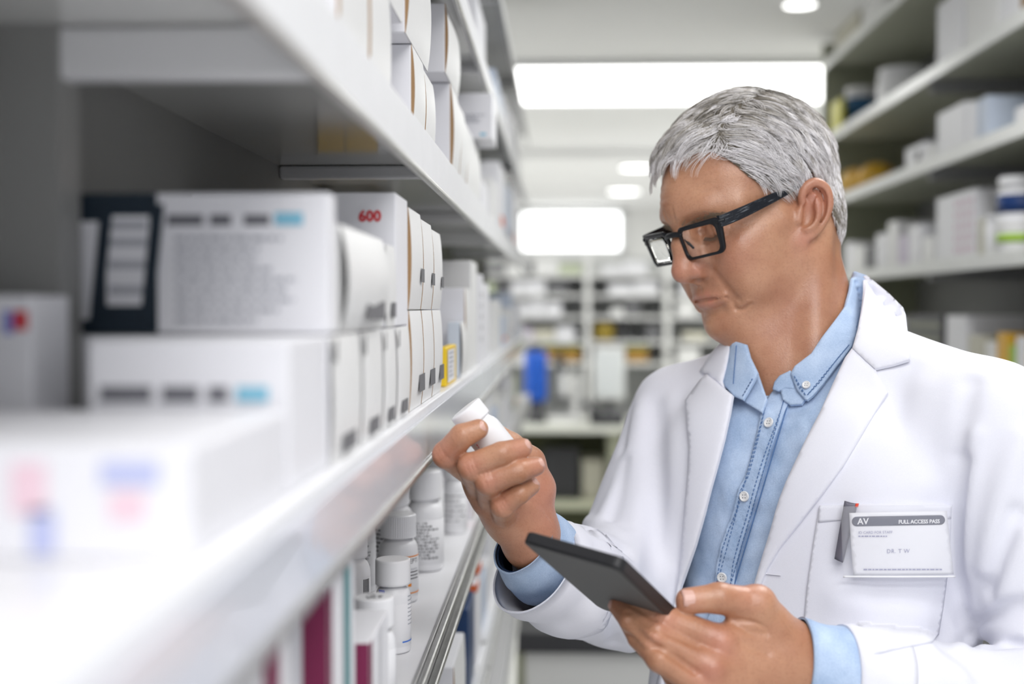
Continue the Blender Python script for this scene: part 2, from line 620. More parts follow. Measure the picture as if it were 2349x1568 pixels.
    f.ell(B(-1.45, 0.2, -.45), cm(.40, 1.45, 2.85), k=.004, rot=EARR, **S)
    f.ell(B(-.50, -2.5, -.15), cm(.40, .85, 1.0), k=.006, rot=EARR, **S)
    curve([B(-.35, .75, .0), B(.0, 1.9, .22), B(-.35, 2.9, .3), B(-1.3, 3.4, .28), B(-2.4, 2.9, .22), B(-2.95, 1.6, .2), B(-2.85, .2, .15), B(-2.3, -1.2, .1), B(-1.3, -2.3, .05)],
          [.0028, .0034, .0038, .0042, .0042, .0038, .0035, .0034, .0036], k=.003, **S)
    curve([B(-.95, 2.3, .1), B(-1.65, 1.3, .2), B(-1.85, .2, .2), B(-1.5, -.9, .18), B(-.85, -1.55, .15)], [.0026, .0034, .0036, .0034, .0032], k=.005, **S)
    f.ell(B(-.80, -.1, .25), cm(.55, .80, 1.2), k=.004, sub=True, rot=EARR, **S)
    curve([B(-1.3, 2.75, .35), B(-2.05, 2.45, .35), B(-2.42, 1.4, .3), B(-2.38, .2, .25), B(-1.9, -1.0, .2)], [.0012, .0017, .0017, .0015, .0010], k=.003, sub=True, **S)
    f.ell(B(-1.15, 1.75, .25), cm(.22, .40, .62), k=.004, sub=True, rot=EARR, **S)
    f.cap(B(-.02, .25, .10), B(-.02, -.75, .12), .0034, .0036, k=.005, **S)
    return f


# ear frame: u forward, v up (tilted back), w outward from the head
_et = math.radians(24)
_ef = math.radians(24)
EAR_V = np.array([0.10, -math.sin(_et), math.cos(_et)])
EAR_V /= np.linalg.norm(EAR_V)
EAR_W = np.array([math.cos(_ef), math.sin(_ef) * .95, 0.0])
EAR_W = EAR_W - EAR_V * (EAR_W @ EAR_V)
EAR_W /= np.linalg.norm(EAR_W)
EAR_U = np.cross(EAR_V, EAR_W)
EAR_O = cm(7.45, .35, .15)
EARR = np.stack([EAR_W, EAR_U, EAR_V], 1)


def ear_pt(u, v, w=0):
    return EAR_O + (EAR_U * u + EAR_V * v + EAR_W * w) * .01


def bump_attr(P, spots):
    """0..1 redness around given local spots"""
    a = np.zeros(len(P))
    for c, r, s in spots:
        a = np.maximum(a, s * np.exp(-((P - np.asarray(c)) ** 2).sum(1) / (r * r)))
    return a


_hf = head_field()
_D, _lo, _h = _hf.grid((-.105, -.145, -.20), (.105, .135, .145), .0016)
HP, HQ = surface_nets(_D, _lo, _h)
HP = smooth_verts(HP, HQ, 1, .35)
_x = HP.copy()
_x[:, 0] = np.abs(_x[:, 0])
_lipc = [(cm(0, 9.9, -5.3), .006, .75), (cm(1, 9.6, -5.35), .006, .75), (cm(1.9, 9.0, -5.6), .005, .65), (cm(0, 9.8, -6.2), .007, .8), (cm(1, 9.5, -6.2), .007, .8), (cm(1.9, 8.9, -6.05), .005, .6)]
HEAD_RED = bump_attr(_x, _lipc + [(cm(0, 12, -2.2), .017, .55), (cm(1.5, 10.6, -2.4), .012, .5), (cm(4.5, 8, -1.6), .025, .25),
                                  (ear_pt(-1.5, 1.8, .3), .022, .6), (ear_pt(-.8, -2.6, 0), .012, .6), (cm(4.5, -1, -10), .035, .45), (cm(3, 3, -12), .04, .4)])
HEAD_W = h2w(HP)
# ------------------------------------------------------------------ hair
_HLF = np.array([-13, -9, -6.3, -4.8, -4.3, -3.6, -2.6, -1.1, 0, 1.9, 3.5, 4.8, 5.9, 6.7, 8.6, 9.0]) * .01
_HLU = np.array([-5, -5, -4.4, -3.3, -1.3, .6, 2.4, 3.1, 2.9, 2.9, 3.6, 5.2, 7.4, 8.9, 9.1, 14]) * .01


def hair_in(P):
    """height above the hairline, negative outside"""
    return np.minimum((P[:, 2] - np.interp(P[:, 1], _HLF, _HLU)) * .8, (.089 - P[:, 1]) * 1.2)


def vnormals(P, Q):
    n = np.cross(P[Q[:, 2]] - P[Q[:, 0]], P[Q[:, 3]] - P[Q[:, 1]])
    N = np.zeros_like(P)
    for i in range(4): np.add.at(N, Q[:, i], n)
    return N / (np.linalg.norm(N, axis=1, keepdims=True) + 1e-12)


HN = vnormals(HP, HQ)
_hi = hair_in(HP)
# leave the ears out of the scalp
_ear = (np.abs(HP[:, 0]) > .071) & (HP[:, 1] < .012) & (HP[:, 1] > -.036) & (HP[:, 2] < .036)
_hi[_ear] = -1
_fm = (_hi[HQ] > 0).all(1)
CQ = HQ[_fm]
_used = np.unique(CQ)
_rm = np.full(len(HP), -1)
_rm[_used] = np.arange(len(_used))
CP0 = HP[_used]
CNm = HN[_used]
_thick = np.clip(_hi[_used] * .35, 0, 1) 
_tmax = np.interp(CP0[:, 2], np.array([-5, 0, 4, 9, 12]) * .01, np.array([.0035, .0045, .0055, .0095, .0105]))
_tmax *= np.interp(CP0[:, 1], [-.13, -.05, .05, .09], [.85, 1, 1.0, 1.15])
CP = CP0 + CNm * (np.minimum(_thick, _tmax) + .0004)[:, None]
CQ = _rm[CQ]
CP = smooth_verts(CP, CQ, 6, .5)


def _skn(p):
    q = (p - cm(0, -.7, 4.8)) / cm(7.4, 9.2, 8.5) ** 2
    return q / (np.linalg.norm(q, axis=-1, keepdims=True) + 1e-9)


def _flow(p):
    """combing direction on the scalp"""
    xl, yy, zz = -p[:, 0], p[:, 1], p[:, 2]
    part = np.interp(yy, [-.06, 0, .05, .08], [.036, .044, .050, .054])
    top = 1 / (1 + np.exp((xl - part) / .004)) * (1 / (1 + np.exp((-xl - .055) / .008)))
    top = top / (1 + np.exp((-.055 - yy) / .012)) / (1 + np.exp((.075 - zz) / .01))
    crown = np.array([-.01, -.055, .12])
    rad = p - crown
    rad = rad / (np.linalg.norm(rad, axis=1, keepdims=True) + 1e-6)
    ftop = np.array([.34, .92, .10]) + rad * .30
    back = np.clip((-yy) / .08, 0, 1)
    frt = np.clip((yy - .01) / .05, 0, 1)
    fside = np.stack([0 * xl, -.60 + .50 * back - .35 * frt, -.80 - .2 * back + .12 * frt], 1) + rad * .15
    f = ftop * top[:, None] + fside * (1 - top)[:, None]
    n = _skn(p)
    f = f - n * (f * n).sum(1, keepdims=True)
    return f / (np.linalg.norm(f, axis=1, keepdims=True) + 1e-9), n, top


def grow(roots, rng, K, wob):
    p = roots.copy()
    N = len(p)
    f, n, top = _flow(p)
    front = np.clip((p[:, 1] - .045) / .04, 0, 1) * top
    L = np.interp(p[:, 2], np.array([-5, -2, 2, 5, 9]) * .01, [.010, .014, .021, .026, .034]) + .006 * front
    L *= rng.uniform(.7, 1.2, N)
    lift0 = .35 + .65 * front
    side = np.cross(n, f)
    ang = rng.normal(0, wob, N)
    pts = [p.copy()]
    for k in range(K - 1):
        s = k / (K - 2)
        f, n, _ = _flow(p)
        lift = lift0 * (1 - 1.25 * s) 
        d = f * np.cos(ang)[:, None] + np.cross(n, f) * np.sin(ang)[:, None] + n * lift[:, None]
        d[:, 2] -= .45 * front * s ** 1.5
        d[:, 1] += .35 * front * s
        d /= np.linalg.norm(d, axis=1, keepdims=True)
        p = p + d * (L / (K - 1))[:, None]
        pts.append(p.copy())
    return np.stack(pts, 1)


def make_hair():
    rng = np.random.default_rng(3)
    K = 7
    tri = CP[CQ]
    area = np.linalg.norm(np.cross(tri[:, 2] - tri[:, 0], tri[:, 3] - tri[:, 1]), axis=1)
    # the far side of the head needs fewer strands
    w = area * np.where(tri.mean(1)[:, 0] > .045, .35, 1.0)

    def sample(n):
        i = rng.choice(len(CQ), n, p=w / w.sum())
        u, v = rng.random((2, n, 1))
        t = tri[i]
        return (t[:, 0] * (1 - u) + t[:, 1] * u) * (1 - v) + (t[:, 3] * (1 - u) + t[:, 2] * u) * v

    NG, N = 900, 17000
    gr = sample(NG)
    G = grow(gr, rng, K, .30)
    r = sample(N)
    S_ = grow(r, rng, K, .16)
    gi = np.zeros(N, int)
    for a in range(0, N, 2000):
        gi[a:a + 2000] = ((r[a:a + 2000, None] - gr[None]) ** 2).sum(2).argmin(1)
    off = r - gr[gi]
    tt = np.linspace(0, 1, K)
    cl = (.75 * tt ** .8)[None, :, None]
    tgt = G[gi] + off[:, None, :] * (1 - .72 * tt[None, :, None] ** 1.2)
    S_ = S_ * (1 - cl) + tgt * cl
    # thin three-sided tubes
    d = np.gradient(S_, axis=1)
    d /= np.linalg.norm(d, axis=2, keepdims=True) + 1e-9
    ref = np.array([.3, .5, .81])
    u = np.cross(d, ref); u /= np.linalg.norm(u, axis=2, keepdims=True) + 1e-9
    v = np.cross(d, u)
    rad = .00026 * (1 - .75 * tt ** 2)[None, :, None] * rng.uniform(.7, 1.25, N)[:, None, None]
    ring = [S_ + rad * (u * math.cos(a) + v * math.sin(a)) for a in (0, 2.094, 4.189)]
    V = np.stack(ring, 2).reshape(-1, 3)
    base = (np.arange(N) * K * 3)[:, None, None]
    k = np.arange(K - 1)[None, :, None] * 3
    j = np.arange(3)[None, None, :]
    j2 = (j + 1) % 3
    Q = np.stack([base + k + j, base + k + j2, base + k + 3 + j2, base + k + 3 + j], -1).reshape(-1, 4)
    # natural colouring: silver at the sides, browner on top and at the nape
    ztop = np.clip((r[:, 2] - .085) / .04, 0, 1)
    nape = np.clip((-.03 - r[:, 1]) / .07, 0, 1)
    dark = .03 + .58 * ztop + .52 * nape
    gs = rng.normal(0, .20, NG)[gi]
    sh = np.clip(1.17 - dark + gs + rng.normal(0, .26, N), 0, 1)
    return h2w(V), Q, np.repeat(sh, K * 3)


def hair_material():
    m = bpy.data.materials.new('grey_hair')
    m.use_nodes = True
    nt = m.node_tree
    b = nt.nodes['Principled BSDF']
    a = nt.nodes.new('ShaderNodeAttribute'); a.attribute_name = 'shade'
    r = nt.nodes.new('ShaderNodeValToRGB')
    r.color_ramp.elements[0].color = (.055, .045, .030, 1)
    r.color_ramp.elements[1].color = (.95, .925, .935, 1)
    e = r.color_ramp.elements.new(.45); e.color = (.47, .43, .37, 1)
    nt.links.new(a.outputs['Fac'], r.inputs[0])
    nt.links.new(r.outputs[0], b.inputs['Base Color'])
    b.inputs['Roughness'].default_value = .38
    b.inputs['Specular IOR Level'].default_value = .6
    return m


def set_attr(me, name, vals):
    at_ = me.attributes.new(name, 'FLOAT', 'POINT')
    at_.data.foreach_set('value', np.asarray(vals, np.float32))
# ------------------------------------------------------------------ hands (modelled in world space)
HG = 1.10        # hands and what they hold, scaled about the camera in depth and size


def pt(x, y, Y): return at(x, y, Y)


def hpt(x, y, Y): return at(x, y, Y * HG)


def unit(v): return v / (np.linalg.norm(v) + 1e-12)


NAILS = []


def fingers(f, L, kweb=.0025):
    """all proximal phalanges first, then the free ends with crisp gaps between neighbours"""
    for J, R_, *_ in L:
        f.cap(J[0], J[1] * .5 + J[0] * .5, R_[0], R_[1], k=kweb)
    for J, R_, *_ in L:
        f.cap(J[0], J[1], R_[0] * .98, R_[1], k=.0015)
        f.cap(J[1], J[2], R_[1], R_[2], k=.0012)
        f.cap(J[2], J[3], R_[2], R_[3], k=.0012)
        f.ell(J[1], np.array([1, 1, 1]) * R_[1] * 1.03, k=.0025)
    for J, R_, *n in L: finger(f, J, R_, nail=n[0] if n else None)


def finger(f, J, R_, nail=None, crease=True):
    """J: mcp, pip, dip, tip"""
    J = [np.asarray(j, float) for j in J]
    if nail is not None:
        n = unit(np.asarray(nail, float))
        ax = unit(J[3] - J[2])
        n = unit(n - ax * (n @ ax))
        r_ = R_[3] * f.g
        NAILS.append((J[3] - ax * r_ * .15 + n * r_ * .93, ax, n, r_ * .92))
    if crease:
        for c, r in ((J[1], R_[1]), (J[2], R_[2])):
            ax = unit(J[3] - J[1])
            o = unit(CAM - c)
            o = unit(o - ax * (o @ ax))
            s = np.cross(ax, o)
            for q in (-.28, .0, .28):
                a = c + ax * r * f.g * q
                f.crease([a + (o * math.cos(t) + s * math.sin(t)) * r * f.g * 1.05 for t in (-.8, -.3, .3, .8)], .0009, .0011)


def right_hand():
    f = Field(HG)
    p = hpt
    W = p(1222, 1246, 1.075)
    mc = {'i': p(1092, 1090, 1.035), 'm': p(1105, 1120, 1.035), 'r': p(1126, 1152, 1.035), 'p': p(1158, 1186, 1.04)}
    # palm
    for k_, r in (('i', .0125), ('m', .0130), ('r', .0130), ('p', .0120)):
        f.cap(mc[k_], W * .8 + mc[k_] * .2, r, .0155, k=.010)
    f.ell(p(1172, 1165, 1.056), (.024, .018, .028), k=.012)
    f.cap(p(1212, 1220, 1.065), p(1200, 1165, 1.062), .017, .018, k=.012)
    # heel of the hand and thumb mound
    f.cap(p(1230, 1210, 1.072), p(1229, 1120, 1.070), .0155, .0155, k=.010)
    f.cap(p(1229, 1120, 1.070), p(1214, 1060, 1.066), .0155, .0130, k=.008)
    # thumb behind the bottle
    f.cap(p(1214, 1060, 1.066), p(1172, 1022, 1.056), .0125, .0108, k=.006)
    f.cap(p(1172, 1022, 1.056), p(1122, 985, 1.048), .0106, .0090, k=.004)
    # wrist and forearm
    EL = p(1415, 1352, 1.23)
    f.cap(p(1222, 1222, 1.07), W, .0205, .0215, k=.012)
    f.cap(W, p(1256, 1290, 1.120), .0212, .0235, k=.012)
    nv = unit(CAM - p(1150, 1050, 1.0))
    fingers(f, [
        ([mc['i'], p(1024, 1042, 1.000), p(1060, 1000, .990), p(1097, 984, .994)], [.0112, .0108, .0100, .0082], nv + np.array([.05, 0, .15])),
        ([mc['m'], p(1082, 1070, .990), p(1150, 1040, .986), p(1198, 1027, .994)], [.0112, .0108, .0096, .0080], nv + np.array([.25, 0, .45])),
        ([mc['r'], p(1120, 1103, .990), p(1188, 1081, .988), p(1229, 1069, .997)], [.0108, .0106, .0092, .0076], nv + np.array([.35, 0, .5])),
        ([mc['p'], p(1153, 1158, 1.000), p(1192, 1132, .996), p(1219, 1115, 1.004)], [.0100, .0098, .0084, .0070], nv + np.array([.45, .2, .75])),
    ])
    # palm lines
    f.crease([p(1262, 1130, 1.052), p(1235, 1140, 1.043), p(1205, 1150, 1.04)], .0012, .0016)
    f.crease([p(1268, 1165, 1.055), p(1240, 1160, 1.045), p(1208, 1142, 1.04)], .0014, .0016)
    f.crease([p(1262, 1190, 1.056), p(1248, 1165, 1.05), p(1232, 1150, 1.045)], .0010, .0014)
    f.crease([p(1255, 1215, 1.06), p(1225, 1185, 1.045), p(1200, 1165, 1.04)], .0010, .0014)
    reds = [(p(1024, 1042, .99), .014, .5), (p(1082, 1070, .98), .012, .55), (p(1120, 1103, .98), .012, .55), (p(1153, 1158, .99), .011, .5),
            (p(1200, 1030, .985), .012, .5), (p(1232, 1069, .99), .011, .5), (p(1250, 1130, 1.055), .03, .55), (p(1225, 1190, 1.05), .03, .4)]
    return f, reds


def left_hand():
    f = Field(HG)
    p = hpt
    W = p(1862, 1520, .983)
    mc = {'i': p(1652, 1470, .948), 'm': p(1632, 1530, .938), 'r': p(1630, 1588, .935), 'p': p(1655, 1640, .945)}
    for k_, r in (('i', .0120), ('m', .0128), ('r', .0125), ('p', .0115)):
        f.cap(mc[k_], W * .75 + mc[k_] * .25, r, .019, k=.012)
    f.ell(p(1735, 1520, .965), (.036, .018, .026), k=.014)
    f.cap(p(1800, 1490, .978), W, .0240, .0245, k=.012)
    EL = p(2520, 1650, 1.06)
    f.cap(W, p(1962, 1552, .990), .0245, .0265, k=.012)
    # thumb
    cmc, m1, ip, tip = p(1800, 1470, .975), p(1737, 1385, .960), p(1650, 1371, .950), p(1578, 1377, .946)
    f.cap(cmc, m1, .0155, .0128, k=.012)
    f.cap(m1, ip, .0126, .0112, k=.005)
    f.cap(ip, tip, .0112, .0096, k=.004)
    f.ell(m1, (.0138, .0138, .0138), k=.006)
    ax = unit(tip - ip)
    n = unit(unit(CAM - tip) + np.array([-.1, 0, .35]))
    n = unit(n - ax * (n @ ax))
    NAILS.append((tip - ax * .0025 * HG + n * .0093 * HG, ax, n, .0102 * HG))
    # web between thumb and forefinger
    f.cap(p(1765, 1430, .966), p(1690, 1440, .955), .0125, .0085, k=.012)
    nv = unit(CAM - p(1500, 1430, .95))
    fingers(f, [
        ([mc['i'], p(1524, 1420, .945), p(1466, 1396, .956), p(1430, 1374, .966)], [.0118, .0108, .0092, .0074], nv + np.array([-.5, 0, -.2])),
        ([mc['m'], p(1500, 1460, .935), p(1448, 1422, .948), p(1418, 1390, .962)], [.0120, .0110, .0092, .0074], nv + np.array([-.6, 0, -.3])),
        ([mc['r'], p(1514, 1508, .930), p(1466, 1462, .945), p(1438, 1420, .962)], [.0115, .0104, .0088, .0072]),
        ([mc['p'], p(1575, 1590, .945), p(1545, 1550, .955), p(1515, 1515, .968)], [.0105, .0094, .0080, .0066]),
    ])
    # knuckles, tendons, skin folds
    for k_ in 'im':
        f.ell(mc[k_] + unit(CAM - mc[k_]) * .004, (.0112, .0105, .0105), k=.006)
        a = mc[k_] + unit(CAM - mc[k_]) * .013
        f.crease([a, a * .5 + (W + unit(CAM - W) * .024) * .5], -.0010, .0035)
    f.crease([p(1690, 1432, .946), p(1720, 1450, .945), p(1760, 1452, .948)], .0016, .0022)
    f.crease([p(1685, 1420, .948), p(1730, 1425, .948), p(1760, 1440, .95)], .0012, .0020)
    f.crease([p(1700, 1475, .94), p(1760, 1500, .944)], .0012, .0030)
    f.crease([p(1720, 1340, .95), p(1728, 1380, .945), p(1716, 1405, .95)], .0007, .0014)
    f.crease([p(1648, 1340, .94), p(1654, 1370, .937), p(1650, 1400, .94)], .0006, .0013)
    f.crease([p(1638, 1342, .94), p(1643, 1370, .937), p(1640, 1400, .94)], .0006, .0013)
    for ln, dp in (([(1442, 1404), (1481, 1431), (1536, 1454), (1600, 1482)], .0035), ([(1444, 1424), (1488, 1470), (1545, 1508), (1592, 1540)], .0035)):
        q = crom(np.array(ln, float), 5)
        v = rayv(q[:, 0], q[:, 1]); v /= np.linalg.norm(v, axis=1, keepdims=True)
        t = np.full(len(q), .85)
        for _ in range(60): t += np.clip(f.at_points(CAM + v * t[:, None]) * .8, -.01, .05)
        f.crease(CAM + v * (t + .001)[:, None], dp, .0026)
    reds = [(p(1655, 1475, .935), .014, .6), (p(1530, 1422, .935), .014, .5), (p(1625, 1540, .925), .014, .6), (p(1495, 1462, .92), .012, .4), (p(1580, 1377, .94), .012, .4), (p(1425, 1372, .96), .01, .4), (p(1720, 1350, .95), .015, .35)]
    return f, reds


def hand_mesh(maker, lo, hi, h=.0015):
    f, reds = maker()
    D, l, hh = f.grid(lo, hi, h)
    P, Q = surface_nets(D, l, hh)
    P = smooth_verts(P, Q, 1, .35)
    return P, Q, bump_attr(P, reds)


RHP, RHQ, RHR = hand_mesh(right_hand, (-.140, 1.05, 1.242), (.036, 1.37, 1.498))
LHP, LHQ, LHR = hand_mesh(left_hand, (.030, .990, 1.150), (.40, 1.17, 1.366))


def nail_mesh(i):
    c, ax, n, r = NAILS[i]
    s = np.cross(n, ax)
    V, Q = [], []
    NU, NV = 10, 8
    for a in range(NU):
        for b in range(NV):
            u = -1 + 2 * a / (NU - 1)
            v = -1 + 2 * b / (NV - 1)
            w = math.sqrt(max(0, 1 - (abs(u) ** 3.2))) if u < 0 else (1 - .10 * u ** 4)
            th = v * w * .85
            V.append(c + ax * u * r * .78 + s * math.sin(th) * r * .86 + n * (math.cos(th) - 1) * r * .80 + n * (.0006 - (.0005 if abs(v) > .95 or u < -.95 else 0)) - n * .0006 * u * u)
    for a in range(NU - 1):
        for b in range(NV - 1):
            k = a * NV + b
            Q.append((k, k + 1, k + NV + 1, k + NV))
    V = np.array(V)
    k = len(V)
    V = np.vstack([V, V - n * .0009])
    Q = np.array(Q)
    Q2 = Q[:, ::-1] + k
    ring = [a * NV for a in range(NU)] + [(NU - 1) * NV + b for b in range(1, NV)] + [a * NV + NV - 1 for a in range(NU - 2, -1, -1)] + [b for b in range(NV - 2, 0, -1)]
    side = [(ring[i], ring[(i + 1) % len(ring)], ring[(i + 1) % len(ring)] + k, ring[i] + k) for i in range(len(ring))]
    return np_mesh('fingernail', V, np.vstack([Q, Q2, np.array(side)]))


# ------------------------------------------------------------------ tablet and pill bottle in the hands
def build_tablet():
    A = hpt(1205, 1214, .905)
    B = hpt(1432, 1277, .862)
    D = hpt(1392, 1366, 1.005)
    e1 = unit(B - A)
    W_ = np.linalg.norm(B - A)
    e2 = D - A
    e2 = e2 - e1 * (e2 @ e1)
    H_ = np.linalg.norm(e2)
    e2 = e2 / H_
    H_ = .150 * HG
    n = np.cross(e1, e2)
    if n[2] < 0: n = -n
    return A, e1, e2, n, W_, H_


TAB = build_tablet()
# ------------------------------------------------------------------ clothing fields (body frame)
def torso_ops(f):
    f.ell((0, -.008, -.175), (.172, .118, .205), k=.02)
    f.ell((0, .010, -.42), (.184, .138, .34), k=.06)
    for sg in (-1, 1):
        f.ell((.070 * sg, .052, -.115), (.085, .050, .095), k=.05)
    f.cap((.045, -.022, .008), (.182, -.014, -.030), .056, .052, k=.04)
    f.cap((-.045, -.022, -.004), (-.172, -.010, -.046), .056, .054, k=.04)


RCUFF = w2b(pt(1302, 1330, 1.255))          # end of the right coat sleeve
REL = w2b(pt(1415, 1352, 1.34))
RSH = np.array([-.176, -.010, -.060])
LSH = np.array([.184, -.010, -.044])
LEL = w2b(pt(2525, 1655, 1.165))
LCUFF = w2b(hpt(1990, 1572, .990))


def coat_field():
    f = Field()
    torso_ops(f)
    # left arm
    f.cap(LSH, LEL, .062, .068, k=.025)
    f.cap(LEL, LCUFF, .057, .0473, k=.02)
    # right arm
    f.cap(RSH, REL, .060, .058, k=.025)
    f.cap(REL, RCUFF, .058, .0550, k=.02)
    return f


def trace(f, x, y, off=0.0, y0=.75, conv=w2b, want_hit=False):
    """first hit of the camera rays through pixels with a field's iso-level"""
    v = rayv(x, y)
    v = v / np.linalg.norm(v, axis=-1, keepdims=True)
    t = np.full(len(v), y0)
    best = np.full(len(v), 9.0)
    tb = t.copy()
    for _ in range(70):
        d = f.at_points(conv(CAM + v * t[:, None])) - off
        m = d < best
        best[m] = d[m]
        tb[m] = t[m]
        t = np.minimum(t + np.clip(d * .75, -.01, .05), 2.2)
    if want_hit: return v, np.where(np.abs(d) < .002, t, tb), np.abs(d) < .002
    return CAM + v * np.where(np.abs(d) < .002, t, tb)[:, None]


COAT0 = coat_field()
TORSO = Field()
torso_ops(TORSO)


def fold(f, base, pxs, amp, w, off=0.0):
    """cloth fold: ridge (amp>0) or valley (amp<0) along a pixel polyline traced on the cloth"""
    q = crom(np.array(pxs, float), 4)
    P = trace(base, q[:, 0], q[:, 1], off)
    f.crease(w2b(P), -amp, w)


def cloth_noise(amp, fr, seed):
    r = np.random.default_rng(seed)
    K = r.normal(0, 1, (7, 3)) * fr
    ph = r.uniform(0, 6.28, 7)

    def fn(d, x, y, z):
        s = 0
        for i in range(7): s = s + np.sin(x * K[i, 0] + y * K[i, 1] + z * K[i, 2] + ph[i])
        return d + amp * s / 3.5
    return fn


COAT = coat_field()
for pxs, amp, w in [
    # left sleeve (right of the picture)
    ([(2206, 1060), (2196, 1180), (2192, 1290), (2206, 1400), (2226, 1480)], -.010, .008),
    ([(2232, 1000), (2222, 1120), (2215, 1250), (2222, 1380)], .005, .010),
    ([(2345, 1010), (2310, 1100), (2280, 1200), (2262, 1300)], .006, .012),
    ([(2330, 1180), (2300, 1270), (2272, 1350)], -.006, .010),
    ([(2349, 1230), (2322, 1290), (2298, 1360), (2250, 1420), (2225, 1450)], .006, .010),
    ([(2346, 1392), (2300, 1395), (2262, 1420), (2236, 1450)], -.009, .008),
    ([(2349, 1452), (2290, 1440), (2240, 1452), (2222, 1478)], .006, .008),
    ([(2349, 1478), (2300, 1482), (2262, 1486)], -.006, .006),
    ([(2349, 1500), (2280, 1500), (2220, 1482), (2190, 1486)], .004, .008),
    ([(2190, 1490), (2230, 1530), (2260, 1568)], -.003, .010),
    ([(2120, 1470), (2150, 1520), (2200, 1560)], .003, .012),
    # chest, shoulder and skirt
    ([(2226, 880), (2212, 950), (2206, 1040)], -.004, .010),
    ([(2120, 900), (2110, 1000), (2120, 1100)], .003, .020),
    ([(2080, 840), (2060, 900), (2050, 960)], -.002, .012),
    ([(2010, 1350), (2080, 1345), (2150, 1380)], -.003, .016),
    ([(1930, 1370), (2030, 1400), (2110, 1410)], .003, .018),
    ([(2200, 1340), (2180, 1420), (2160, 1480)], -.003, .012),
    # right sleeve and right front
    ([(1452, 900), (1440, 960), (1430, 1030)], -.003, .008),
    ([(1470, 960), (1448, 1040), (1420, 1110), (1390, 1170)], .004, .012),
    ([(1440, 1060), (1420, 1130), (1400, 1190)], -.004, .008),
    ([(1332, 1216), (1370, 1225), (1410, 1245), (1436, 1262)], -.012, .008),
    ([(1345, 1196), (1390, 1202), (1430, 1228)], .004, .008),
    ([(1350, 1236), (1395, 1256), (1436, 1280)], .004, .007),
    ([(1300, 1340), (1290, 1390), (1300, 1430)], -.002, .010),
    ([(1380, 1330), (1376, 1400), (1390, 1460)], .003, .012),
    ([(1410, 1360), (1400, 1430), (1410, 1475)], -.003, .008),
    ([(1470, 930), (1462, 1100), (1458, 1300), (1450, 1500)], .003, .012),
    ([(1500, 930), (1510, 1100), (1505, 1300)], -.002, .012),
    ([(1540, 920), (1545, 1100), (1536, 1300)], .002, .012),
]:
    fold(COAT, COAT0, pxs, amp * 1.3, w)
COAT.func(cloth_noise(.0010, 26, 5))

SHIRT_OFF = -.013
SHIRT = Field()
torso_ops(SHIRT)
for pxs, amp, w in [
    ([(1700, 960), (1690, 1010), (1668, 1080)], -.004, .010),
    ([(1690, 940), (1720, 960), (1745, 985)], -.005, .007),
    ([(1800, 1000), (1806, 1030), (1830, 1050), (1852, 1040)], -.005, .008),
    ([(1820, 960), (1815, 1000), (1830, 1030)], .004, .010),
    ([(1850, 930), (1840, 980), (1842, 1010)], .004, .009),
    ([(1780, 1060), (1800, 1100), (1795, 1140)], -.003, .008),
    ([(1735, 1200), (1752, 1225), (1770, 1232)], .004, .007),
    ([(1725, 1180), (1745, 1190), (1775, 1185)], -.004, .008),
    ([(1640, 1190), (1632, 1230), (1640, 1270)], .004, .008),
    ([(1612, 1200), (1625, 1250), (1640, 1290)], -.004, .008),
    ([(1590, 1280), (1615, 1290), (1640, 1320)], .004, .008),
    ([(1700, 1290), (1725, 1280), (1755, 1250)], -.003, .010),
    ([(1665, 1040), (1660, 1100), (1655, 1150)], .003, .012),
]:
    fold(SHIRT, TORSO, pxs, amp * 1.5, w)
SHIRT.func(cloth_noise(.0011, 60, 9))
SHIRT.func(cloth_noise(.0005, 150, 4))
SHIRT.func(lambda d, x, y, z: d - SHIRT_OFF)


def in_poly(x, y, poly):
    p = np.array(poly, float)
    c = np.zeros(len(x), bool)
    j = len(p) - 1
    for i in range(len(p)):
        with np.errstate(divide='ignore', invalid='ignore'):
            m = ((p[i, 1] > y) != (p[j, 1] > y)) & (x < (p[j, 0] - p[i, 0]) * (y - p[i, 1]) / (p[j, 1] - p[i, 1]) + p[i, 0])
        c ^= m
        j = i
    return c


def compact(P, Q, keep):
    Q = Q[keep]
    u = np.unique(Q)
    r = np.full(len(P), -1)
    r[u] = np.arange(len(u))
    return P[u], r[Q]


def densify(poly, step):
    out = []
    n = len(poly)
    for i in range(n):
        a, b = np.array(poly[i], float), np.array(poly[(i + 1) % n], float)
        k = max(1, int(np.hypot(*(b - a)) / step))
        for t in range(k): out.append(a + (b - a) * t / k)
    return np.array(out)


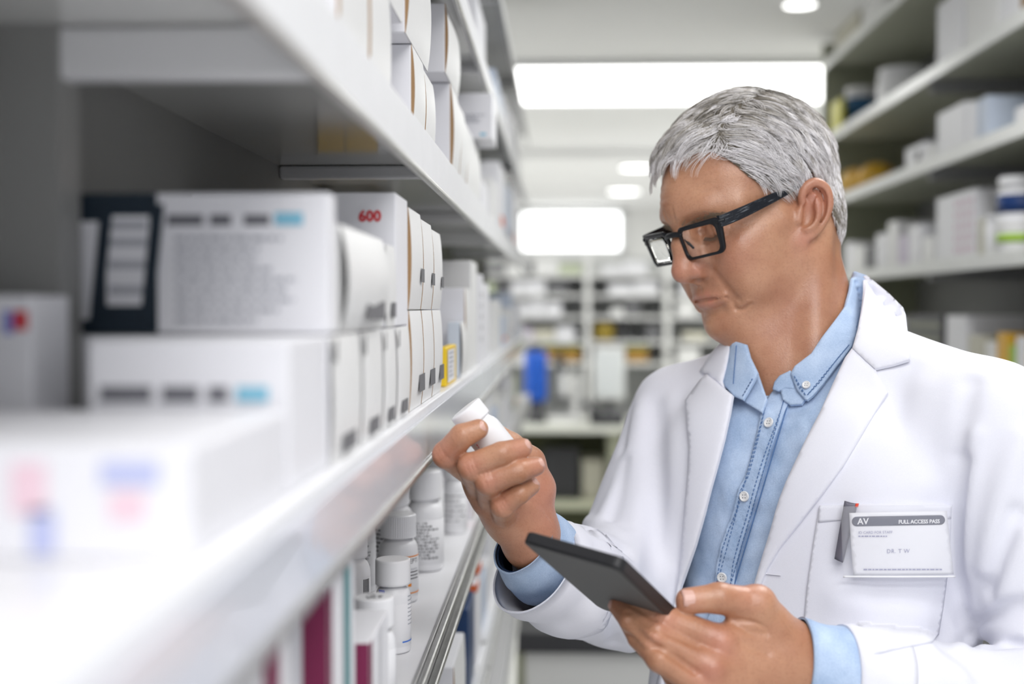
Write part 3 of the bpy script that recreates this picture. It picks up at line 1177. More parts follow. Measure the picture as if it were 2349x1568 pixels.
def sheet(name, poly, f, off, thick, mat_, parent, step=6.0, noise=0.0, conv=w2b, edge_drop=0.0, y0=.75):
    """cloth piece with real thickness: outline traced on the garment, filled, thickened"""
    b = densify(poly, step)
    lo, hi = b.min(0), b.max(0)
    gx, gy = np.meshgrid(np.arange(lo[0], hi[0], step), np.arange(lo[1], hi[1], step * .87))
    gx[1::2] += step * .5
    g = np.stack([gx.ravel(), gy.ravel()], 1)
    g = g[in_poly(g[:, 0], g[:, 1], b)]
    # distance to outline
    dd = np.full(len(g), 1e9)
    for i in range(len(b)):
        a, c = b[i], b[(i + 1) % len(b)]
        ab = c - a
        t = np.clip(((g - a) @ ab) / (ab @ ab + 1e-9), 0, 1)
        dd = np.minimum(dd, np.hypot(*(g - a - t[:, None] * ab).T))
    g, dd = g[dd > step * .45], dd[dd > step * .45]
    pts = np.vstack([b, g])
    dist = np.concatenate([np.zeros(len(b)), dd])
    nb = len(b)
    r = delaunay_2d_cdt([Vector(p) for p in pts.tolist()], [(i, (i + 1) % nb) for i in range(nb)], [], 1, 1e-4)
    V2 = np.array([v[:] for v in r[0]])
    T = np.array([t for t in r[2] if len(t) == 3])
    orig = [o[0] if len(o) else 0 for o in r[3]]
    dist = dist[orig]
    o = off(V2) if callable(off) else np.full(len(V2), off)
    o = o - edge_drop * np.exp(-dist / 6.0)
    vv, tt, hit = trace(f, V2[:, 0], V2[:, 1], o, conv=conv, y0=y0, want_hit=True)
    if not hit.all():
        # where the outline overhangs the garment, carry the surface on smoothly
        tt[~hit] = tt[hit].mean()
        for _ in range(300):
            acc = np.zeros(len(tt)); cn = np.zeros(len(tt))
            for a_, b_ in ((0, 1), (1, 2), (2, 0)):
                np.add.at(acc, T[:, a_], tt[T[:, b_]]); np.add.at(cn, T[:, a_], 1)
                np.add.at(acc, T[:, b_], tt[T[:, a_]]); np.add.at(cn, T[:, b_], 1)
            tt[~hit] = (acc / np.maximum(cn, 1))[~hit]
    P = CAM + vv * tt[:, None]
    Pc = conv(P)
    e = 1e-4
    G = np.stack([(f.at_points(Pc + np.eye(3)[i] * e) - f.at_points(Pc - np.eye(3)[i] * e)) for i in range(3)], 1)
    G /= np.linalg.norm(G, axis=1, keepdims=True) + 1e-9
    Gw = (G @ (BM.T if conv is w2b else np.eye(3)))
    if noise: P = P + Gw * (RNG.normal(0, noise, len(P)))[:, None]
    # orient towards the camera
    n = np.cross(P[T[:, 1]] - P[T[:, 0]], P[T[:, 2]] - P[T[:, 0]])
    fl = (n * (CAM - P[T[:, 0]])).sum(1) < 0
    T[fl] = T[fl][:, ::-1]
    N = len(P)
    ed = {}
    for t in T.tolist():
        for a, c in ((t[0], t[1]), (t[1], t[2]), (t[2], t[0])):
            if (c, a) in ed: del ed[(c, a)]
            else: ed[(a, c)] = 1
    side = np.array([(c, a, a + N, c + N) for a, c in ed])
    me = np_mesh(name, np.vstack([P, P - Gw * thick]), side, np.vstack([T, T[:, ::-1] + N]))
    me.polygons.foreach_set('use_smooth', np.concatenate([np.zeros(len(side), bool), np.ones(2 * len(T), bool)]))
    return link_mesh(name, me, mat_, parent)


def ribbon_tube(name, centers, normals_u, normals_v, ru, rv, mat_, parent, n=40, thick=.0018, wav=None, closed_end=False):
    """sleeve or cuff: rings of ellipses lofted, with wall thickness"""
    ang = np.linspace(0, 2 * math.pi, n, endpoint=False)
    V = []
    m = len(centers)
    for side in (0, 1):
        for i in range(m):
            a = ru[i] - side * thick
            b = rv[i] - side * thick
            w = 1.0
            if wav is not None: w = 1 + wav(i / (m - 1), ang)
            V.append(centers[i] + (normals_u[i][None] * (a * np.cos(ang) * w)[:, None] + normals_v[i][None] * (b * np.sin(ang) * w)[:, None]))
    V = np.concatenate(V)
    j = np.arange(n)
    Q = []
    for s in (0, 1):
        o = s * m * n
        for i in range(m - 1):
            q = np.stack([o + i * n + j, o + i * n + (j + 1) % n, o + (i + 1) * n + (j + 1) % n, o + (i + 1) * n + j], 1)
            Q.append(q if s == 0 else q[:, ::-1])
    for i in (0, m - 1):
        q = np.stack([i * n + j, i * n + (j + 1) % n, m * n + i * n + (j + 1) % n, m * n + i * n + j], 1)
        Q.append(q)
    return link_mesh(name, np_mesh(name, V, np.concatenate(Q)), mat_, parent)
# ------------------------------------------------------------------ materials of the figure
def skin_material():
    m = bpy.data.materials.new('skin')
    m.use_nodes = True
    nt = m.node_tree
    b = nt.nodes['Principled BSDF']
    tc = nt.nodes.new('ShaderNodeTexCoord')
    n1 = nt.nodes.new('ShaderNodeTexNoise'); n1.inputs['Scale'].default_value = 28; n1.inputs['Detail'].default_value = 6
    n2 = nt.nodes.new('ShaderNodeTexNoise'); n2.inputs['Scale'].default_value = 430; n2.inputs['Detail'].default_value = 5
    n3 = nt.nodes.new('ShaderNodeTexVoronoi'); n3.inputs['Scale'].default_value = 900
    n4 = nt.nodes.new('ShaderNodeTexNoise'); n4.inputs['Scale'].default_value = 420; n4.inputs['Detail'].default_value = 3
    for n in (n1, n2, n3, n4): nt.links.new(tc.outputs['Object'], n.inputs['Vector'])
    base = nt.nodes.new('ShaderNodeValToRGB')
    base.color_ramp.elements[0].position = .30; base.color_ramp.elements[0].color = (.415, .185, .102, 1)
    base.color_ramp.elements[1].position = .72; base.color_ramp.elements[1].color = (.555, .292, .172, 1)
    nt.links.new(n1.outputs['Fac'], base.inputs[0])
    fr = nt.nodes.new('ShaderNodeValToRGB')
    fr.color_ramp.elements[0].position = .33; fr.color_ramp.elements[0].color = (.74, .66, .60, 1)
    fr.color_ramp.elements[1].position = .50; fr.color_ramp.elements[1].color = (1, 1, 1, 1)
    nt.links.new(n2.outputs['Fac'], fr.inputs[0])
    mul = nt.nodes.new('ShaderNodeMix'); mul.data_type = 'RGBA'; mul.blend_type = 'MULTIPLY'
    mul.inputs[0].default_value = .40
    nt.links.new(base.outputs[0], mul.inputs[6]); nt.links.new(fr.outputs[0], mul.inputs[7])
    at_ = nt.nodes.new('ShaderNodeAttribute'); at_.attribute_name = 'red'
    red = nt.nodes.new('ShaderNodeMix'); red.data_type = 'RGBA'
    red.inputs[7].default_value = (.57, .215, .16, 1)
    sc = nt.nodes.new('ShaderNodeMath'); sc.operation = 'MULTIPLY'; sc.inputs[1].default_value = .75
    nt.links.new(at_.outputs['Fac'], sc.inputs[0])
    nt.links.new(sc.outputs[0], red.inputs[0]); nt.links.new(mul.outputs[2], red.inputs[6])
    nt.links.new(red.outputs[2], b.inputs['Base Color'])
    b.inputs['Roughness'].default_value = .35
    b.inputs['Specular IOR Level'].default_value = .65
    b.inputs['Subsurface Weight'].default_value = .18
    b.inputs['Subsurface Radius'].default_value = (.010, .004, .002)
    b.inputs['Subsurface Scale'].default_value = .5
    ad = nt.nodes.new('ShaderNodeMath'); ad.operation = 'ADD'
    nt.links.new(n3.outputs['Distance'], ad.inputs[0]); nt.links.new(n4.outputs['Fac'], ad.inputs[1])
    bp = nt.nodes.new('ShaderNodeBump'); bp.inputs['Strength'].default_value = .22; bp.inputs['Distance'].default_value = .0008
    nt.links.new(ad.outputs[0], bp.inputs['Height']); nt.links.new(bp.outputs['Normal'], b.inputs['Normal'])
    return m


def fabric(name, c0, c1, rough, sc_big, weave, bump, sheen=0.0):
    m = bpy.data.materials.new(name)
    m.use_nodes = True
    nt = m.node_tree
    b = nt.nodes['Principled BSDF']
    tc = nt.nodes.new('ShaderNodeTexCoord')
    n = nt.nodes.new('ShaderNodeTexNoise'); n.inputs['Scale'].default_value = sc_big; n.inputs['Detail'].default_value = 6
    w = nt.nodes.new('ShaderNodeTexNoise'); w.inputs['Scale'].default_value = weave; w.inputs['Detail'].default_value = 2
    for q in (n, w): nt.links.new(tc.outputs['Object'], q.inputs['Vector'])
    a = nt.nodes.new('ShaderNodeMath'); a.operation = 'MULTIPLY_ADD'; a.inputs[1].default_value = .45
    nt.links.new(w.outputs['Fac'], a.inputs[0]); nt.links.new(n.outputs['Fac'], a.inputs[2])
    r = nt.nodes.new('ShaderNodeValToRGB')
    r.color_ramp.elements[0].position = .45; r.color_ramp.elements[0].color = (*c0, 1)
    r.color_ramp.elements[1].position = .95; r.color_ramp.elements[1].color = (*c1, 1)
    nt.links.new(a.outputs[0], r.inputs[0]); nt.links.new(r.outputs[0], b.inputs['Base Color'])
    b.inputs['Roughness'].default_value = rough
    b.inputs['Specular IOR Level'].default_value = .2
    b.inputs['Sheen Weight'].default_value = sheen
    bp = nt.nodes.new('ShaderNodeBump'); bp.inputs['Strength'].default_value = bump; bp.inputs['Distance'].default_value = .0015
    nt.links.new(a.outputs[0], bp.inputs['Height']); nt.links.new(bp.outputs['Normal'], b.inputs['Normal'])
    return m


M_SKIN = skin_material()
M_NAIL = mat('fingernail', (.66, .40, .33), .32, coat=.15)
M_COAT = fabric('white_cotton', (.775, .78, .855), (.84, .845, .91), .85, 6, 900, .06)
M_SHIRT = fabric('blue_chambray', (.33, .455, .66), (.55, .675, .87), .9, 30, 700, .45)
M_DARKBLUE = fabric('dark_navy_cloth', (.010, .022, .06), (.03, .06, .13), .9, 30, 500, .1)
M_THREAD = mat('blue_thread', (.08, .16, .34), .8)
M_BUTTON = mat('pearl_button', (.80, .80, .80), .25, coat=.3)
M_DOT = mat('button_hole_dark', (.10, .11, .13), .7)
M_TROUSER = fabric('charcoal_wool', (.05, .05, .06), (.08, .08, .09), .9, 20, 600, .1)
M_SHOE = mat('black_shoe_leather', (.02, .018, .016), .35)

person = empty('person', (BO[0], BO[1], 0), 'grey haired man in open white lab coat and blue shirt, looking down', 'person')
_pl = np.array([BO[0], BO[1], 0.0])


def under(o, parent):
    """parent keeping the world position of mesh data that is already in world space"""
    o.parent = parent
    o.matrix_parent_inverse = Matrix.Translation([-float(v) for v in (person.location if parent is not None else (0, 0, 0))])
    return o


def P_mesh(name, me, mats, parent):
    o = link_mesh(name, me, mats)
    if parent is person:
        under(o, person)
    else:
        o.parent = parent
        o.matrix_parent_inverse = Matrix.Identity(4)
    return o


# ---- body: head, neck, shoulders, arms and both hands in one mesh
_core = Field()
_core.cap((0, -.02, -.06), (0, -.015, -.50), .085, .10, k=.02)
_core.cap((.06, -.02, -.03), LSH * .94 + np.array([0, 0, -.006]), .032, .036, k=.03)
_core.cap((-.06, -.02, -.04), RSH * .94 + np.array([0, 0, -.006]), .032, .036, k=.03)
_core.cap(LSH * .94, LEL, .036, .032, k=.02)
_core.cap(RSH * .94, REL, .036, .032, k=.02)
_core.cap(LEL, LEL * .5 + LCUFF * .5, .032, .030, k=.02)
_core.cap(REL, REL * .6 + RCUFF * .4, .032, .030, k=.02)
_D, _lo, _h = _core.grid((-.30, -.16, -.62), (.36, .33, .06), .008)
_cp, _cq = surface_nets(_D, _lo, _h)
_Ps = [HEAD_W, RHP, LHP, b2w(_cp)]
_Qs = [HQ, RHQ, LHQ, _cq]
_off = np.cumsum([0] + [len(p) for p in _Ps[:-1]])
_me = np_mesh('body', np.vstack(_Ps), np.vstack([q + o for q, o in zip(_Qs, _off)]))
set_attr(_me, 'red', np.concatenate([HEAD_RED, RHR, LHR, np.zeros(len(_cp))]))
body = P_mesh('body', _me, M_SKIN, person)
for _i in range(len(NAILS)):
    P_mesh('fingernail', nail_mesh(_i), M_NAIL, body)

# ---- hair
_V, _Q, _sh = make_hair()
_me = np_mesh('hair', _V, _Q)
set_attr(_me, 'shade', _sh)
hair = P_mesh('hair', _me, hair_material(), person)
hair['label'] = 'short silver grey hair combed forward'
P_mesh('hair_undercoat', np_mesh('hair_undercoat', h2w(CP), CQ), mat('scalp_hair', (.15, .13, .10), .7, noise=.3, nscale=300), hair)


def brow_mesh(sg):
    rng = np.random.default_rng(11)
    V, T = [], []
    if True:
        n = 260
        x = rng.uniform(.9, 5.0, n)
        z = 2.15 + .45 * np.sin((x - .9) / 4.1 * 2.2) * .9 + rng.normal(0, .17, n)
        P = onface(_hf, np.column_stack([x, z]) * .01)
        for i in range(n):
            p = P[i].copy(); p[0] *= sg
            d = unit(np.array([sg * .85, -.25 + .1 * rng.normal(), .28 - .5 * (x[i] - 1) / 4 + .15 * rng.normal()]))
            L = rng.uniform(.004, .0085)
            s = unit(np.cross(d, np.array([0, 1.0, 0]))) * .00022
            o = np.array([0, .0006, 0])
            k = len(V)
            V += [p - s, p + s, p + d * L * .6 + o * 2 + s * .8, p + d * L * .6 + o * 2 - s * .8, p + d * L + o]
            T += [(k, k + 1, k + 2), (k, k + 2, k + 3), (k + 3, k + 2, k + 4)]
    return np_mesh('eyebrow', h2w(np.array(V)), None, np.array(T))


for _s in (-1, 1): P_mesh('eyebrow', brow_mesh(_s), mat('brow_hair', (.26, .20, .14), .6), person)


def lash_mesh(sg):
    V, Q = [], []
    x = np.linspace(2.0, 4.4, 14)
    z = .52 - .22 * np.sin((x - 2.0) / 2.4 * math.pi)
    P = onface(_hf, np.column_stack([x, z]) * .01)
    P[:, 0] *= sg
    for p in P:
        V += [p + np.array([0, .0002, .0007]), p + np.array([sg * .001, .0045, -.0022])]
    for i in range(len(P) - 1): Q.append((2 * i, 2 * i + 1, 2 * i + 3, 2 * i + 2))
    return np_mesh('eyelashes', h2w(np.array(V)), np.array(Q))


for _s in (-1, 1): P_mesh('eyelashes', lash_mesh(_s), mat('lash_dark', (.16, .10, .07), .6), person)

# ---- shirt
_D, _lo, _h = SHIRT.grid((-.20, -.15, -.46), (.20, .17, .10), .0030)
_p, _q = surface_nets(_D, _lo, _h)
_c = _p[_q].mean(1)
_keep = ~((np.hypot(_c[:, 0] / .050, (_c[:, 1] + .012) / .058) < 1) & (_c[:, 2] > -.05))
_p, _q = compact(_p, _q, _keep)
shirt = P_mesh('shirt', np_mesh('shirt', b2w(_p), _q), M_SHIRT, person)
shirt['label'] = 'light blue chambray button-down shirt'

_nk0 = np.array([0, -.022, -.045])
_nk1 = w2b(h2w(cm(0, -2.4, -1.5)))
COLF = Field()
torso_ops(COLF)
COLF.func(lambda d, x, y, z: d + .012)
COLF.cap(_nk0 + np.array([0, .008, -.02]), _nk1, .069, .064, k=.03)


def S(name, poly, f, off, thick, m, parent, **kw):
    o = sheet(name, poly, f, off, thick, m, None, **kw)
    o.parent = parent
    return o


LEAF_L = [(1962, 622), (1988, 631), (1986, 663), (1977, 708), (1967, 756), (1954, 794), (1930, 826), (1886, 883), (1866, 905), (1852, 917), (1846, 915), (1827, 893), (1813, 856), (1823, 839), (1861, 810), (1886, 772), (1940, 702), (1951, 667), (1956, 640)]
LEAF_R = [(1676, 780), (1711, 790), (1720, 820), (1738, 855), (1731, 872), (1705, 917), (1682, 907), (1663, 886), (1658, 873), (1668, 830)]
FLAP_R = [(1736, 852), (1748, 885), (1759, 915), (1748, 946), (1705, 919), (1722, 880)]
ROLL_L = [(1772, 892), (1776, 876), (1788, 861), (1813, 849), (1823, 872), (1822, 892), (1800, 890), (1785, 897)]
S('collar_leaf', LEAF_L, COLF, .0045, .0025, M_SHIRT, shirt, step=5, edge_drop=.0012)
S('collar_leaf', LEAF_R, COLF, .0150, .0025, M_SHIRT, shirt, step=5, edge_drop=.0012)
S('collar_flap', FLAP_R, COLF, .0060, .0022, M_SHIRT, shirt, step=5)
S('collar_roll', ROLL_L, COLF, .0015, .0022, M_SHIRT, shirt, step=4, edge_drop=.001)
PLACK = [(1759, 913), (1743, 953), (1736, 989), (1721, 1049), (1709, 1090), (1692, 1122), (1682, 1170), (1663, 1218), (1649, 1259), (1641, 1304), (1636, 1345), (1622, 1420), (1605, 1500), (1650, 1500), (1668, 1420), (1683, 1345),
         (1690, 1291), (1702, 1247), (1721, 1186), (1737, 1125), (1754, 1068), (1765, 1036), (1783, 989), (1797, 950), (1819, 896), (1800, 878), (1775, 893)]
placket = S('placket', PLACK, SHIRT, .0042, .0045, M_SHIRT, shirt, step=5, noise=.00022, edge_drop=.0006)


def stitches(name, pxline, f, off, parent, dash=6.0, gap=4.0, w=.00045, m=None):
    L = densify(pxline + [pxline[-1]], 1.0)
    V, Q = [], []
    i = 0
    idx = []
    while i + dash < len(L):
        idx.append((i, int(i + dash)))
        i += int(dash + gap)
    a = np.array([L[i] for i, j in idx]); b = np.array([L[j] for i, j in idx])
    A = trace(f, a[:, 0], a[:, 1], off); B = trace(f, b[:, 0], b[:, 1], off)
    for p, q in zip(A, B):
        d = unit(q - p); n = unit(CAM - p); s = np.cross(d, n) * w; k = len(V)
        V += [p - s, q - s, q + s, p + s, p - s - n * .001, q - s - n * .001, q + s - n * .001, p + s - n * .001]
        Q += [(k, k + 1, k + 2, k + 3), (k, k + 4, k + 5, k + 1), (k + 1, k + 5, k + 6, k + 2), (k + 2, k + 6, k + 7, k + 3), (k + 3, k + 7, k + 4, k)]
    o = link_mesh(name, np_mesh(name, np.array(V), np.array(Q), smooth=False), m or M_THREAD)
    o.parent = parent
    return o


stitches('stitching', [(1755, 935), (1743, 989), (1728, 1049), (1716, 1092), (1699, 1124), (1689, 1172), (1670, 1220), (1656, 1261), (1648, 1306), (1643, 1345)], SHIRT, .0047, placket)
stitches('stitching', [(1803, 900), (1789, 946), (1775, 985), (1757, 1033), (1746, 1066), (1729, 1123), (1713, 1184), (1694, 1245), (1682, 1289), (1675, 1343)], SHIRT, .0047, placket)
stitches('stitching', [(1948, 790), (1924, 818), (1880, 876), (1852, 905)], COLF, .0050, shirt, dash=5, gap=4)
stitches('stitching', [(1974, 712), (1964, 752)], COLF, .0050, shirt, dash=5, gap=4)
stitches('stitching', [(1689, 792), (1684, 850), (1682, 880)], COLF, .0156, shirt, dash=5, gap=3)
stitches('stitching', [(1822, 862), (1834, 890), (1848, 906)], COLF, .0050, shirt, dash=5, gap=4)
stitches('stitching', [(1726, 868), (1703, 908)], COLF, .0156, shirt, dash=5, gap=3)
stitches('edge_seam', [(1815, 900), (1797, 951), (1783, 990), (1765, 1037), (1754, 1069), (1737, 1126), (1721, 1187), (1702, 1248), (1690, 1292), (1683, 1345)], SHIRT, .0030, placket, dash=9, gap=0, w=.0007)
S('shirt_gap_cover', [(1788, 884), (1812, 870), (1834, 893), (1848, 913), (1838, 926), (1812, 928), (1795, 915)], COLF, .0004, .003, M_SHIRT, shirt, step=5)  # extra sheet added to cover a gap in the shirt beside the collar


def button(px, py, f, off, parent, r=.0052):
    P = trace(f, np.array([px, px + 6.0, px]), np.array([py, py, py + 6.0]), np.full(3, off))
    c = P[0]; u = unit(P[1] - c); v = P[2] - c; v = unit(v - u * (v @ u)); n = unit(np.cross(v, u))
    if n @ (CAM - c) < 0: n = -n
    prof = [(0, .0012), (.55, .0012), (.72, .0013), (.80, .0019), (.93, .0019), (1.0, .0014), (1.0, 0)]
    V, Q = [], []
    N = 24
    for a, z in prof:
        for k in range(N):
            t = 2 * math.pi * k / N
            V.append(c + (u * math.cos(t) + v * math.sin(t)) * r * a + n * z)
    for i in range(len(prof) - 1):
        for k in range(N): Q.append((i * N + k, i * N + (k + 1) % N, (i + 1) * N + (k + 1) % N, (i + 1) * N + k))
    o = link_mesh('button', np_mesh('button', np.array(V), np.array(Q)), M_BUTTON)
    o.parent = parent
    V, Q = [], []
    for sx in (-1, 1):
        for sy in (-1, 1):
            k = len(V)
            for j in range(8):
                t = j * math.pi / 4
                V.append(c + u * (sx * .26 * r + .11 * r * math.cos(t)) + v * (sy * .26 * r + .11 * r * math.sin(t)) + n * .00135)
            Q.append(tuple(range(k, k + 4))); Q.append((k, k + 3, k + 4, k + 7)); Q.append(tuple(range(k + 4, k + 8)))
    d = link_mesh('button_hole', np_mesh('button_hole', np.array(V), np.array(Q), smooth=False), M_DOT)
    d.parent = parent
    return o


for _x_, _y_ in ((1764, 969), (1708, 1138), (1657, 1324)): button(_x_, _y_, SHIRT, .0046, shirt)
button(1850, 883, COLF, .0050, shirt, r=.0042)


def arc_band(name, c0, c1, r0, r1, a0, a1, m, parent, thick=.003, n=40):
    """partial ring round the neck (angles measured from straight back), thickened"""
    ang = np.radians(np.linspace(a0, a1, n))
    V = []
    for c, r in ((c0, r0), (c1, r1), (c1, r1 - thick), (c0, r0 - thick)):
        V.append(np.stack([c[0] + r * np.sin(ang), c[1] - r * np.cos(ang), np.full(n, c[2])], 1))
    V = b2w(np.vstack(V))
    Q = []
    for s in range(4):
        t = (s + 1) % 4
        for i in range(n - 1): Q.append((s * n + i, s * n + i + 1, t * n + i + 1, t * n + i))
    Q += [(0, n, 2 * n, 3 * n), (n - 1, 4 * n - 1, 3 * n - 1, 2 * n - 1)]
    o = link_mesh(name, np_mesh(name, V, np.array(Q)), m)
    o.parent = parent
    return o


# ---- lab coat
_D, _lo, _h = COAT.grid((-.30, -.17, -.46), (.34, .43, .10), .0030)
_p, _q = surface_nets(_D, _lo, _h)
_c = _p[_q].mean(1)
_w = b2w(_c)
_px = proj(_w)
VCUT = [(1640, 868), (1628, 940), (1622, 1010), (1612, 1080), (1600, 1148), (1585, 1227), (1568, 1310), (1552, 1400), (1500, 1640), (1660, 1640), (1705, 1450), (1750, 1318), (1795, 1215), (1840, 1130), (1890, 1050), (1940, 960), (1980, 880),
        (1985, 830), (1995, 760), (2005, 690), (2000, 600), (1650, 600), (1650, 790)]
_cut = in_poly(_px[:, 0], _px[:, 1], VCUT) & (_c[:, 1] > -.02) & (_c[:, 0] > -.16) & (np.hypot(_c[:, 0] - RCUFF[0], _c[:, 1] - RCUFF[1]) > .12) & ~((_c[:, 1] > .16) & (_c[:, 2] < -.1))
_cut |= (np.hypot(_c[:, 0] / .072, (_c[:, 1] + .012) / .074) < 1) & (_c[:, 2] > -.05)
for _e, _s in ((RCUFF, REL), (LCUFF, LEL)):
    _a = unit(_e - _s)
    _cut |= (((_c - _e) @ _a) > .002) & (np.linalg.norm(_c - _e, axis=1) < .085)
_p, _q = compact(_p, _q, ~_cut)
coat = P_mesh('lab_coat', np_mesh('lab_coat', b2w(_p), _q), M_COAT, person)
coat['label'] = 'open white lab coat with notched lapels'

COATC = coat_field()
COATC.cap(_nk0 + np.array([0, 0, -.03]), _nk1 * .9 + _nk0 * .1, .080, .074, k=.05)
LAPEL_L = [(1955, 797), (1982, 822), (2007, 845), (2020, 868), (2037, 899), (2008, 944), (1970, 1008), (1934, 1068), (1886, 1132), (1829, 1205), (1788, 1256), (1759, 1304), (1742, 1345), (1700, 1480), (1680, 1480), (1715, 1390), (1733, 1326), (1749, 1272), (1765, 1221), (1778, 1173), (1788, 1141),
           (1803, 1103), (1819, 1068), (1849, 1005), (1881, 944), (1910, 880), (1938, 820)]
COLLAR_L = [(1988, 631), (2008, 647), (2040, 673), (2072, 705), (2078, 722), (2084, 775), (2087, 823), (2047, 836), (2007, 845), (1982, 822), (1955, 797), (1967, 756), (1977, 708), (1986, 663)]
LAPEL_R = [(1620, 857), (1606, 869), (1588, 893), (1571, 917), (1574, 973), (1579, 1020), (1577, 1080), (1571, 1148), (1564, 1227), (1558, 1310), (1548, 1380), (1530, 1460), (1500, 1590), (1513, 1590), (1540, 1450), (1561, 1345), (1568, 1323), (1593, 1253),
           (1614, 1180), (1628, 1125), (1644, 1068), (1660, 1008), (1674, 944), (1680, 905), (1661, 890), (1640, 872)]
COLLAR_R = [(1678, 784), (1650, 788), (1628, 812), (1604, 851), (1620, 857), (1640, 872), (1661, 890), (1657, 873), (1668, 830)]
S('lapel', LAPEL_L, COATC, .0050, .0035, M_COAT, coat, step=8, edge_drop=.0015)
S('coat_collar', COLLAR_L, COATC, .0065, .0035, M_COAT, coat, step=7, edge_drop=.0015)
S('lapel', LAPEL_R, COATC, .0050, .0035, M_COAT, coat, step=8, edge_drop=.0015)
S('coat_collar', COLLAR_R, COATC, .0020, .0035, M_COAT, coat, step=7, edge_drop=.0015)
arc_band('coat_collar', (0, -.024, .005), (0, -.026, .070), .092, .080, -85, 38, M_COAT, coat)
arc_band('collar_stand', (0, -.016, .0), (0, -.014, .085), .073, .069, -100, 40, M_SHIRT, shirt)
POCKET = [(1879, 1160), (1960, 1157), (2060, 1154), (2168, 1157), (2184, 1160), (2178, 1290), (2165, 1390), (2154, 1455), (2139, 1470), (2000, 1500), (1838, 1490), (1852, 1339), (1866, 1240)]
pocket = S('pocket', POCKET, COAT, .0026, .0030, M_COAT, coat, step=7, edge_drop=.0003)
S('pocket_hem', [(1879, 1159), (1960, 1156), (2060, 1153), (2184, 1159), (2182, 1190), (2060, 1186), (1960, 1190), (1876, 1198)], COAT, .0036, .0012, M_COAT, coat, step=7, edge_drop=.0003)
stitches('buttonhole', [(1752, 1314), (1791, 1318)], COAT, .0016, coat, dash=36, gap=4, w=.0008, m=M_COAT)


def cuff(name, mouth, n, U, r, back, m, parent, lining=None, flare=1.0, ratio=.9, waves=.02, seed=0, thick=.002, hug=None):
    n = unit(np.array(n)); U = np.array(U, float); U = unit(U - n * (U @ n)); V_ = np.cross(n, U)
    back = np.asarray(back, float)
    K = 9
    C_, UU, VV, ru, rv = [], [], [], [], []
    d = unit(back[:3] - mouth)
    for i in range(K):
        s = i / (K - 1)
        C_.append(mouth * (1 - s) + back[:3] * s)
        nn = unit(n * (1 - s) - d * s)
        u_ = unit(U - nn * (U @ nn)); UU.append(u_); VV.append(np.cross(nn, u_))
        rr = r * (1 - s) + back[3] * s
        ru.append(rr * (1 + .03 * math.sin(s * 9 + seed))); rv.append(rr * (ratio * (1 - s) + s))
    rg = np.random.default_rng(seed)
    ph = rg.uniform(0, 6.28, 4)
    wv = lambda s, a: waves * (np.sin(3 * a + ph[0] + s * 4) + .7 * np.sin(5 * a + ph[1] - s * 5) + .5 * np.sin(9 * a + ph[2] + 8 * s)) * (.6 + .4 * s)
    o = ribbon_tube(name, C_, UU, VV, ru, rv, m, None, n=56, wav=wv, thick=thick)
    if hug is not None:
        # the upper end lies on the sleeve it is sewn to
        V = np.array([v.co[:] for v in o.data.vertices])
        sr = np.tile(np.repeat(np.linspace(0, 1, K), 56), 2)
        lay = np.repeat([0, 1], K * 56)
        for _ in range(4):
            B_ = w2b(V)
            d_ = hug.at_points(B_) - np.where(lay == 0, .0012, -.0015)
            G = np.stack([hug.at_points(B_ + np.eye(3)[i] * 1e-4) - hug.at_points(B_ - np.eye(3)[i] * 1e-4) for i in range(3)], 1)
            G /= np.linalg.norm(G, axis=1, keepdims=True) + 1e-9
            wgt = np.clip((sr - .35) / .4, 0, 1)
            V = V - ((d_ * wgt)[:, None] * G) @ BM.T
        o.data.vertices.foreach_set('co', V.astype(np.float32).ravel())
    o.parent = parent
    return o


# right arm: shirt cuff turned up over the coat cuff
_rn = (-.60, -.56, .57)
_ru = (.65, 0, .76)
_m1 = hpt(1203, 1236, 1.072)
cf = cuff('shirt_cuff', _m1, _rn, _ru, .0345 * HG, np.append(hpt(1252, 1290, 1.12), .040 * HG), M_SHIRT, shirt, ratio=.86, waves=.018, seed=3)
ci = cuff('cuff_inside', _m1 + np.array(_rn) * -.002, _rn, _ru, .0322 * HG, np.append(hpt(1252, 1290, 1.12), .034 * HG), M_DARKBLUE, shirt, ratio=.86, waves=.018, seed=3)  # very dark navy tube set just inside the shirt cuff
cuff('coat_cuff', hpt(1224, 1298, 1.096), _rn, _ru, .0475 * HG, np.append(b2w(RCUFF + unit(REL - RCUFF) * .016), .0545), M_COAT, coat, ratio=.92, waves=.012, seed=5, thick=.0025, hug=COAT)
# left arm
cuff('shirt_cuff', hpt(1835, 1518, .978), (-.97, -.16, .10), (0, 0, 1), .0335 * HG, np.append(hpt(1975, 1560, .99), .0385 * HG), M_SHIRT, shirt, ratio=.9, waves=.014, seed=8)
cuff('coat_cuff', hpt(1926, 1545, .985), (-.96, -.22, .12), (0, 0, 1), .0385 * HG, np.append(b2w(LCUFF + unit(LEL - LCUFF) * .016), .0467), M_COAT, coat, ratio=.95, waves=.008, seed=6, thick=.0025, hug=COAT)

